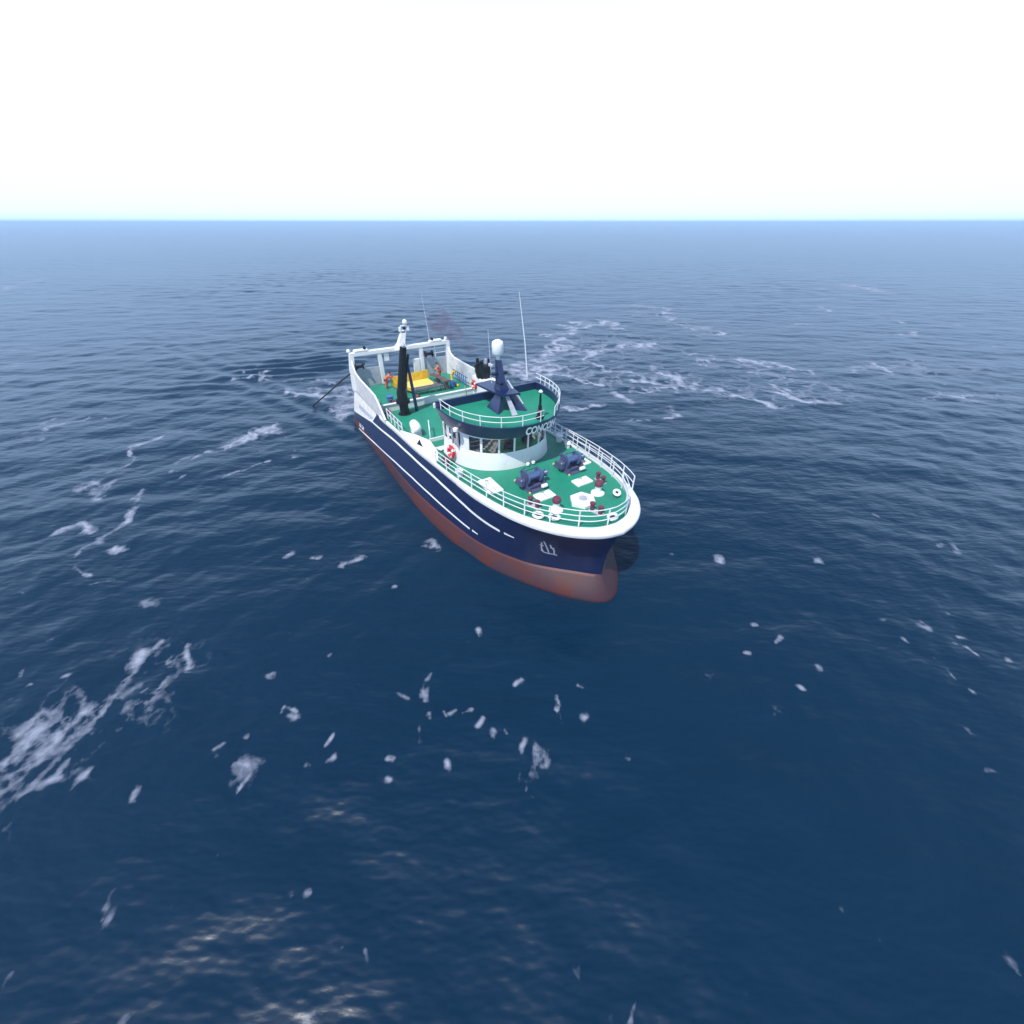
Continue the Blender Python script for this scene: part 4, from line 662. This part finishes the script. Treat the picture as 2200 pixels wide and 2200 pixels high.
def person(root, J, top, bottom, hair='hair'):
    """J: joints in the figure's own frame, x is the way it faces"""
    V = Vector; names_ = ['pelvis','belly','chest','neck','headb','headt','shL','elL','wrL','shR','elR','wrR','hipL','knL','anL','toL','hipR','knR','anR','toR']
    E_ = [(0,1),(1,2),(2,3),(3,4),(4,5),(2,6),(6,7),(7,8),(2,9),(9,10),(10,11),(0,12),(12,13),(13,14),(14,15),(0,16),(16,17),(17,18),(18,19)]
    rad = dict(pelvis=(.15,.12),belly=(.14,.11),chest=(.17,.12),neck=.055,headb=(.085,.095),headt=(.085,.1),shL=.065,elL=.045,wrL=.03,shR=.065,elR=.045,wrR=.03,hipL=.09,knL=.06,anL=.042,toL=.04,hipR=.09,knR=.06,anR=.042,toR=.04)
    P5 = [V(J[k]) for k in names_]; rd = [rad[k] for k in names_]
    for sd_ in 'LR':             # hands: palm and five fingers grown from the wrist
        w_ = V(J['wr'+sd_]); d = (w_-V(J['el'+sd_])).normalized(); sp = d.cross(V((0,0,1))).normalized()*(1 if sd_=='L' else -1)
        iw = names_.index('wr'+sd_); k = len(P5); P5.append(w_+d*.09); rd.append((.038,.02)); E_.append((iw,k))
        for q, ln in ((-.03,.07),(-.01,.085),(.012,.08),(.032,.06)):
            b = len(P5); P5.append(w_+d*(.09+ln*.55)+sp*q); rd.append(.0095); E_.append((k,b))
            P5.append(w_+d*(.09+ln)+sp*q+V((0,0,-.03))); rd.append(.008); E_.append((b,b+1))
        b = len(P5); P5.append(w_+d*.05-sp*.05); rd.append(.011); E_.append((iw,b)); P5.append(w_+d*.1-sp*.06); rd.append(.009); E_.append((b,b+1))
    body = skin('body', P5, E_, rd, M['skin'], root, 1)
    def sub(keys, edges, scale, name, m, extra=0):
        pts = [V(J[k]) for k in keys]; rr = []
        for k in keys:
            r_ = rad[k]; rr.append(tuple((q+scale) for q in r_) if isinstance(r_, tuple) else r_+scale)
        return skin(name, pts, edges, rr, m, root, 1)
    sub(['chest','belly','pelvis','shL','elL','wrL','shR','elR','wrR'], [(0,1),(1,2),(0,3),(3,4),(4,5),(0,6),(6,7),(7,8)], .035, 'jacket', top)
    sub(['pelvis','hipL','knL','anL','hipR','knR','anR'], [(0,1),(1,2),(2,3),(0,4),(4,5),(5,6)], .04, 'trousers', bottom)
    for s_ in 'LR': sub(['an'+s_,'to'+s_], [(0,1)], .022, 'boot', M['dark'])
    hb, ht = V(J['headb']), V(J['headt']); up = (ht-hb).normalized(); fw = V(J.get('face',(1,0,0))).normalized(); sd3 = up.cross(fw).normalized()
    c0 = hb.lerp(ht,.6)
    q_ = Matrix((fw, sd3, up)).transposed().to_4x4()
    m_ = Matrix.Translation(c0-fw*.02+up*.035) @ q_
    mbh = MB(); rings = []
    for i in range(7):
        a = i/6*PI*.62; rings.append([m_ @ V((.125*math.sin(a)*math.cos(t_*PI/6)-.01, .105*math.sin(a)*math.sin(t_*PI/6), .135*math.cos(a))) for t_ in range(12)])
    mbh.loft(rings, True, True).build('hair' if hair == 'hair' else 'cap', M[hair], root, 60)
    MB().add([c0+fw*.09+sd3*.018, c0+fw*.09-sd3*.018, c0+fw*.125-up*.03, c0+fw*.09+up*.03], [(0,1,2),(0,2,3),(1,3,2)]).build('nose', M['skin'], root)
    for s_ in (-1,1):
        MB().lathe([(.002,0),(.012,.004),(.002,.01)], tuple(c0+fw*.088+sd3*.035*s_+up*.015), 8).build('eye', M['hair'], root)
        MB().box(tuple(c0+sd3*.095*s_),(.035,.02,.06)).build('ear', M['skin'], root)
    MB().box(tuple(c0+fw*.088-up*.06),(.02,.02,.008)).build('mouth', M['maroon'], root)
def pose(lean, hunch, arms, stance=.14, knee=.05):
    P6 = {}
    pel = Vector((0,0,.95)); d = Vector((math.sin(lean),0,math.cos(lean)))
    P6['pelvis'] = pel; P6['belly'] = pel+d*.2; P6['chest'] = pel+d*.46
    d2 = Vector((math.sin(lean+hunch),0,math.cos(lean+hunch)))
    P6['neck'] = P6['chest']+d2*.17; P6['headb'] = P6['neck']+d2*.1; P6['headt'] = P6['headb']+Vector((math.sin(lean+hunch*.6),0,math.cos(lean+hunch*.6)))*.12
    P6['face'] = Vector((math.cos(lean+hunch*.6),0,-math.sin(lean+hunch*.6)))
    for s_, sg in (('L',1),('R',-1)):
        sh = P6['chest']+d*.06+Vector((0,sg*.2,0)); P6['sh'+s_] = sh
        a = arms[0 if sg > 0 else 1]; u = Vector((math.sin(a[0]),sg*.12,-math.cos(a[0]))); P6['el'+s_] = sh+u*.29
        f_ = Vector((math.sin(a[1]),-sg*.1,-math.cos(a[1]))); P6['wr'+s_] = P6['el'+s_]+f_*.26
        P6['hip'+s_] = pel+Vector((0,sg*.1,-.05)); P6['kn'+s_] = Vector((knee+.04*sg,sg*stance,.5)); P6['an'+s_] = Vector((.06*sg,sg*(stance+.02),.09)); P6['to'+s_] = P6['an'+s_]+Vector((.17,sg*.02,-.045))
    return P6
p1 = thing('person', onship(1.75,-2.55,zd,R(75)), 'person in orange oilskins bending over the left end of the yellow bin', 'person', 'crew on the aft work deck')
person(p1, pose(.75,-.2,((.9,1.5),(1.0,1.4))), M['orange'], M['redskin'])
p2 = thing('person', onship(1.9,3.5,zd,R(-115)), 'person in orange oilskins standing at the right end of the yellow bin', 'person', 'crew on the aft work deck')
person(p2, pose(.22,.25,((.5,1.5),(.3,1.3))), M['orange'], M['redskin'])
# ------------------------------------------------------------ sea
def sea():
    th0, th1 = R(90-74), R(90+74)
    radii = [4.0]
    while radii[-1] < 700: radii.append(radii[-1]*1.0058)
    while radii[-1] < 2600: radii.append(radii[-1]*1.0085)
    while radii[-1] < 15000: radii.append(radii[-1]*1.035)
    radii = np.array(radii)
    ang = np.concatenate([np.linspace(th0, th1, 560), np.linspace(th1, th0+2*PI, 60)[1:-1]])
    nr, na = len(radii), len(ang)
    RR, AA = np.meshgrid(radii, ang, indexing='ij')
    X = RR*np.cos(AA); Y = RR*np.sin(AA)+4.0
    X = np.concatenate([[0.0], X.ravel()]); Y = np.concatenate([[4.0], Y.ravel()]); RRf = np.concatenate([[1.0], RR.ravel()])
    Zz = np.zeros_like(X); dX = np.zeros_like(X); dY = np.zeros_like(X)
    rg = np.random.default_rng(11)
    spacing = RRf*.0058
    main = R(100)
    for i in range(110):
        lam = 0.9*(16/0.9)**(i/109)*rg.uniform(.9,1.1)
        k = 2*PI/lam; a = .0022*lam*min(1, 4.5/lam)**1.0*min(1, lam/2)**.5*rg.uniform(.5,1.3)
        if lam > 9: a *= .75
        sprd = R(42) if lam < 4 else R(28)
        t = main + rg.normal(0, 1)*sprd; ph = rg.uniform(0, 2*PI)
        c, s = math.cos(t), math.sin(t)
        q = k*(X*c+Y*s)+ph
        fade = np.clip(1.6-2.6*spacing/lam*1.0, 0, 1)*np.clip(1.25-RRf/2200, 0, 1)
        Zz += a*np.sin(q)*fade; dX -= c*a*.8*np.cos(q)*fade; dY -= s*a*.8*np.cos(q)*fade
    # calmer water in slicks
    g = np.ones_like(X)
    for i in range(14):
        kx, ky = rg.normal(0,.055,2); g += .09*np.sin(kx*X+ky*Y+rg.uniform(0,6))
    Zz *= g; dX *= g; dY *= g
    # the boat's own waves trailing off its quarter
    c, s = math.cos(TH), math.sin(TH); lx = (X-ORG.x)*c+(Y-ORG.y)*s; ly = -(X-ORG.x)*s+(Y-ORG.y)*c
    for sgn in (-1, 1):
        u = (-lx+6); v = sgn*ly-5.5
        arm = v - .36*u
        env = np.exp(-(arm/3.2)**2)*np.clip(u/8,0,1)*np.exp(-np.clip(u,0,None)/34)
        Zz += .26*env*np.sin(2.15*(v*.9-u*.35)+.6)
    Zz += .16*np.exp(-(ly/4.5)**2)*np.clip(-lx/2,0,1)*np.exp(np.clip(lx,None,0)/12)*np.sin(2.4*lx)
    # steep little wash waves off the starboard quarter
    for (wx, wy, rx, ry, amp, lam, an) in RIPPLE:
        e_ = np.exp(-((X-wx)/rx)**2-((Y-wy)/ry)**2)
        if True: Zz += amp*e_*np.sin(2*PI/lam*(X*math.cos(an)+Y*math.sin(an))+.8*np.sin(X*.5))
    foam = np.full(X.shape, -1.0)
    wq = np.clip((RRf-20)/45, .12, 1)
    def warp(sd):
        r_ = np.random.default_rng(sd); o_ = np.zeros_like(X)
        for i in range(22):
            lam = 1.0*(14**(i/21)); t = r_.uniform(0, 2*PI); k = 2*PI/lam
            o_ += .075*lam**.8*np.sin(k*(X*math.cos(t)+Y*math.sin(t))+r_.uniform(0,6))*np.minimum(1, wq*4/lam**.3)
        return o_*np.clip(wq*1.6, .3, 1.3)
    FX, FY = X+warp(5), Y+warp(6)
    for (ax, ay, bx, by, wd, stg) in FOAM:
        if ay > 42: wd *= 2.4; stg = stg*1.25 if stg < 1.05 else .8
        elif ay > 19: wd *= 1.5
        elif wd < .4: wd *= .66; stg *= .72
        else: stg *= .85
        R_ = wd*4.2+.3
        m = (FX > min(ax,bx)-R_)&(FX < max(ax,bx)+R_)&(FY > min(ay,by)-R_)&(FY < max(ay,by)+R_)
        if not m.any(): continue
        x, y = FX[m], FY[m]; ex, ey = bx-ax, by-ay; L2 = ex*ex+ey*ey+1e-9
        t = np.clip(((x-ax)*ex+(y-ay)*ey)/L2, 0, 1); d = np.hypot(x-ax-t*ex, y-ay-t*ey)
        f = stg*(1-d/(wd*1.7)); foam[m] = np.maximum(foam[m], f)
    foam = np.clip(foam, -1, 1)
    # hull wash line
    co = np.stack([X+dX, Y+dY, Zz], 1)
    faces = []
    idx = 1+np.arange(nr*na).reshape(nr, na)
    a = idx[:-1,:]; b = idx[1:,:]
    quads = np.stack([a, b, np.roll(b,-1,1), np.roll(a,-1,1)], -1).reshape(-1,4)
    me = bpy.data.meshes.new('sea')
    tri = np.stack([np.zeros(na,int), idx[0], np.roll(idx[0],-1)], -1)
    nv = len(X); nq = len(quads); ntri = len(tri)
    me.vertices.add(nv); me.vertices.foreach_set('co', co.astype(np.float32).ravel())
    loops = np.concatenate([quads.ravel(), tri.ravel()]).astype(np.int32)
    me.loops.add(len(loops)); me.loops.foreach_set('vertex_index', loops)
    starts = np.concatenate([np.arange(nq)*4, nq*4+np.arange(ntri)*3]).astype(np.int32)
    me.polygons.add(nq+ntri); me.polygons.foreach_set('loop_start', starts)
    me.polygons.foreach_set('loop_total', np.concatenate([np.full(nq,4), np.full(ntri,3)]).astype(np.int32))
    me.polygons.foreach_set('use_smooth', np.ones(nq+ntri, bool)); me.update(calc_edges=True); me.validate()
    at = me.attributes.new('foam', 'FLOAT', 'POINT'); at.data.foreach_set('value', foam.astype(np.float32))
    o = bpy.data.objects.new('sea', me); col.objects.link(o); o['kind'] = 'structure'
    m = bpy.data.materials.new('sea_water'); m.use_nodes = True; n = m.node_tree.nodes; l = m.node_tree.links
    b = n['Principled BSDF']
    b.inputs['Roughness'].default_value = .11; b.inputs['IOR'].default_value = 1.333
    tc = n.new('ShaderNodeTexCoord')
    def noise(scale, det, rough, vec=None, mapping=None):
        t = n.new('ShaderNodeTexNoise'); t.inputs['Scale'].default_value = scale; t.inputs['Detail'].default_value = det; t.inputs['Roughness'].default_value = rough
        if mapping:
            mp = n.new('ShaderNodeMapping'); mp.inputs['Scale'].default_value = mapping[0]; mp.inputs['Rotation'].default_value = (0,0,mapping[1])
            l.new(tc.outputs['Object'], mp.inputs['Vector']); l.new(mp.outputs[0], t.inputs['Vector'])
        else: l.new(tc.outputs['Object'], t.inputs['Vector'])
        return t
    n1 = noise(1.5, 6, .6, mapping=((.55,1,1), R(10))); n2 = noise(.16, 5, .6, mapping=((.45,1,1), R(8)))
    b1 = n.new('ShaderNodeBump'); b1.inputs['Strength'].default_value = .22; b1.inputs['Distance'].default_value = .10
    l.new(n1.outputs[0], b1.inputs['Height'])
    b2 = n.new('ShaderNodeBump'); b2.inputs['Strength'].default_value = .6; b2.inputs['Distance'].default_value = 1.1
    l.new(n2.outputs[0], b2.inputs['Height']); l.new(b2.outputs[0], b1.inputs['Normal'])
    l.new(b1.outputs[0], b.inputs['Normal'])
    # foam mask: baked patch shapes broken up by noise
    fa = n.new('ShaderNodeAttribute'); fa.attribute_name = 'foam'
    f1 = noise(.75, 9, .68, mapping=((1,.75,1), R(-35))); f2 = noise(4.0, 4, .5); f3 = noise(.30, 4, .5)
    def math_(op, a, bb):
        q = n.new('ShaderNodeMath'); q.operation = op
        for i_, v_ in enumerate((a, bb)):
            if isinstance(v_, (int, float)): q.inputs[i_].default_value = v_
            else: l.new(v_, q.inputs[i_])
        return q.outputs[0]
    s1 = math_('MULTIPLY', math_('SUBTRACT', f1.outputs[0], .53), 2.8); s2 = math_('MULTIPLY', math_('SUBTRACT', f2.outputs[0], .5), .7)
    ab = n.new('ShaderNodeMath'); ab.operation = 'ABSOLUTE'; l.new(math_('SUBTRACT', f1.outputs[0], .5), ab.inputs[0])
    rid = math_('MULTIPLY', math_('SUBTRACT', .075, ab.outputs[0]), 6.0)
    ac = n.new('ShaderNodeMath'); ac.operation = 'ABSOLUTE'; l.new(math_('SUBTRACT', f3.outputs[0], .5), ac.inputs[0])
    rid3 = math_('MULTIPLY', math_('SUBTRACT', .035, ac.outputs[0]), 9.0)
    s1 = math_('ADD', math_('MULTIPLY', s1, .6), math_('ADD', math_('MULTIPLY', rid, .45), math_('MAXIMUM', rid3, -.35)))
    tot = math_('ADD', fa.outputs['Fac'], math_('ADD', s1, s2))
    mr = n.new('ShaderNodeMapRange'); mr.inputs[1].default_value = .08; mr.inputs[2].default_value = 1.25; mr.clamp = True; l.new(tot, mr.inputs[0])
    gate = n.new('ShaderNodeMapRange'); gate.inputs[1].default_value = -.45; gate.inputs[2].default_value = .1; gate.clamp = True; l.new(fa.outputs['Fac'], gate.inputs[0])
    mask = math_('MULTIPLY', math_('MULTIPLY', mr.outputs[0], gate.outputs[0]), .72)
    mx = n.new('ShaderNodeMix'); mx.data_type = 'RGBA'; mx.inputs[6].default_value = (*WATER, 1); mx.inputs[7].default_value = (.47,.51,.64,1)
    l.new(mask, mx.inputs[0]); l.new(mx.outputs[2], b.inputs['Base Color'])
    rr = n.new('ShaderNodeMapRange'); rr.inputs[3].default_value = .3; rr.inputs[4].default_value = .8; l.new(mask, rr.inputs[0]); l.new(rr.outputs[0], b.inputs['Roughness'])
    me.materials.append(m)
RIPPLE = [(-35.5, 60.2, 7.0, 4.5, .30, 3.0, 1.75), (-30.9, 65.1, 7, 5, .2, 2.6, 1.95), (-40.4, 54.0, 12, 6, .07, 2.8, 1.65)]
WATER = (.0004, .0175, .045)
sea()
# ------------------------------------------------------------ exhaust smoke and sea haze
def volume_mat(name, color, dens, noise=False, aniso=0.0):
    m = bpy.data.materials.new(name); m.use_nodes = True; n = m.node_tree.nodes; l = m.node_tree.links
    n.remove(n['Principled BSDF']); v = n.new('ShaderNodeVolumePrincipled'); v.inputs['Color'].default_value = (*color, 1)
    v.inputs['Density'].default_value = dens; v.inputs['Anisotropy'].default_value = aniso
    if noise:
        tc = n.new('ShaderNodeTexCoord'); t = n.new('ShaderNodeTexNoise'); t.inputs['Scale'].default_value = 1.3; t.inputs['Detail'].default_value = 3
        l.new(tc.outputs['Object'], t.inputs['Vector']); r = n.new('ShaderNodeMapRange'); r.inputs[1].default_value = .42; r.inputs[2].default_value = .7; r.inputs[3].default_value = 0; r.inputs[4].default_value = dens
        l.new(t.outputs[0], r.inputs[0]); l.new(r.outputs[0], v.inputs['Density'])
    l.new(v.outputs[0], n['Material Output'].inputs['Volume'])
    return m
a_ = SHIP @ Vector((10.5,4.5,7.4)); d_ = SHIP.to_3x3() @ Vector((-1,-.25,0)); d_.normalize()
sm_ = MB(); pts = [a_ + d_*(q*.75) + Vector((0,0,.5*q**.8 + .1*math.sin(q*1.7))) for q in range(10)]
sm_.tube(pts, [.3+.11*q for q in range(10)], 12)
smo = tag(sm_.build('exhaust_smoke', volume_mat('smoke', (.26,.20,.28), .9, True), None, 60), 'thin purplish smoke drifting aft from the black exhaust stack', 'smoke', kind='stuff')
hz = MB().box((0, 0, 11.0), (29000, 29000, 26.0)).build('haze', volume_mat('haze_air', (.60,.80,1.0), HAZE_DENSITY), None)
hz['kind'] = 'stuff'; hz['label'] = 'thin pale sea haze over the far water'
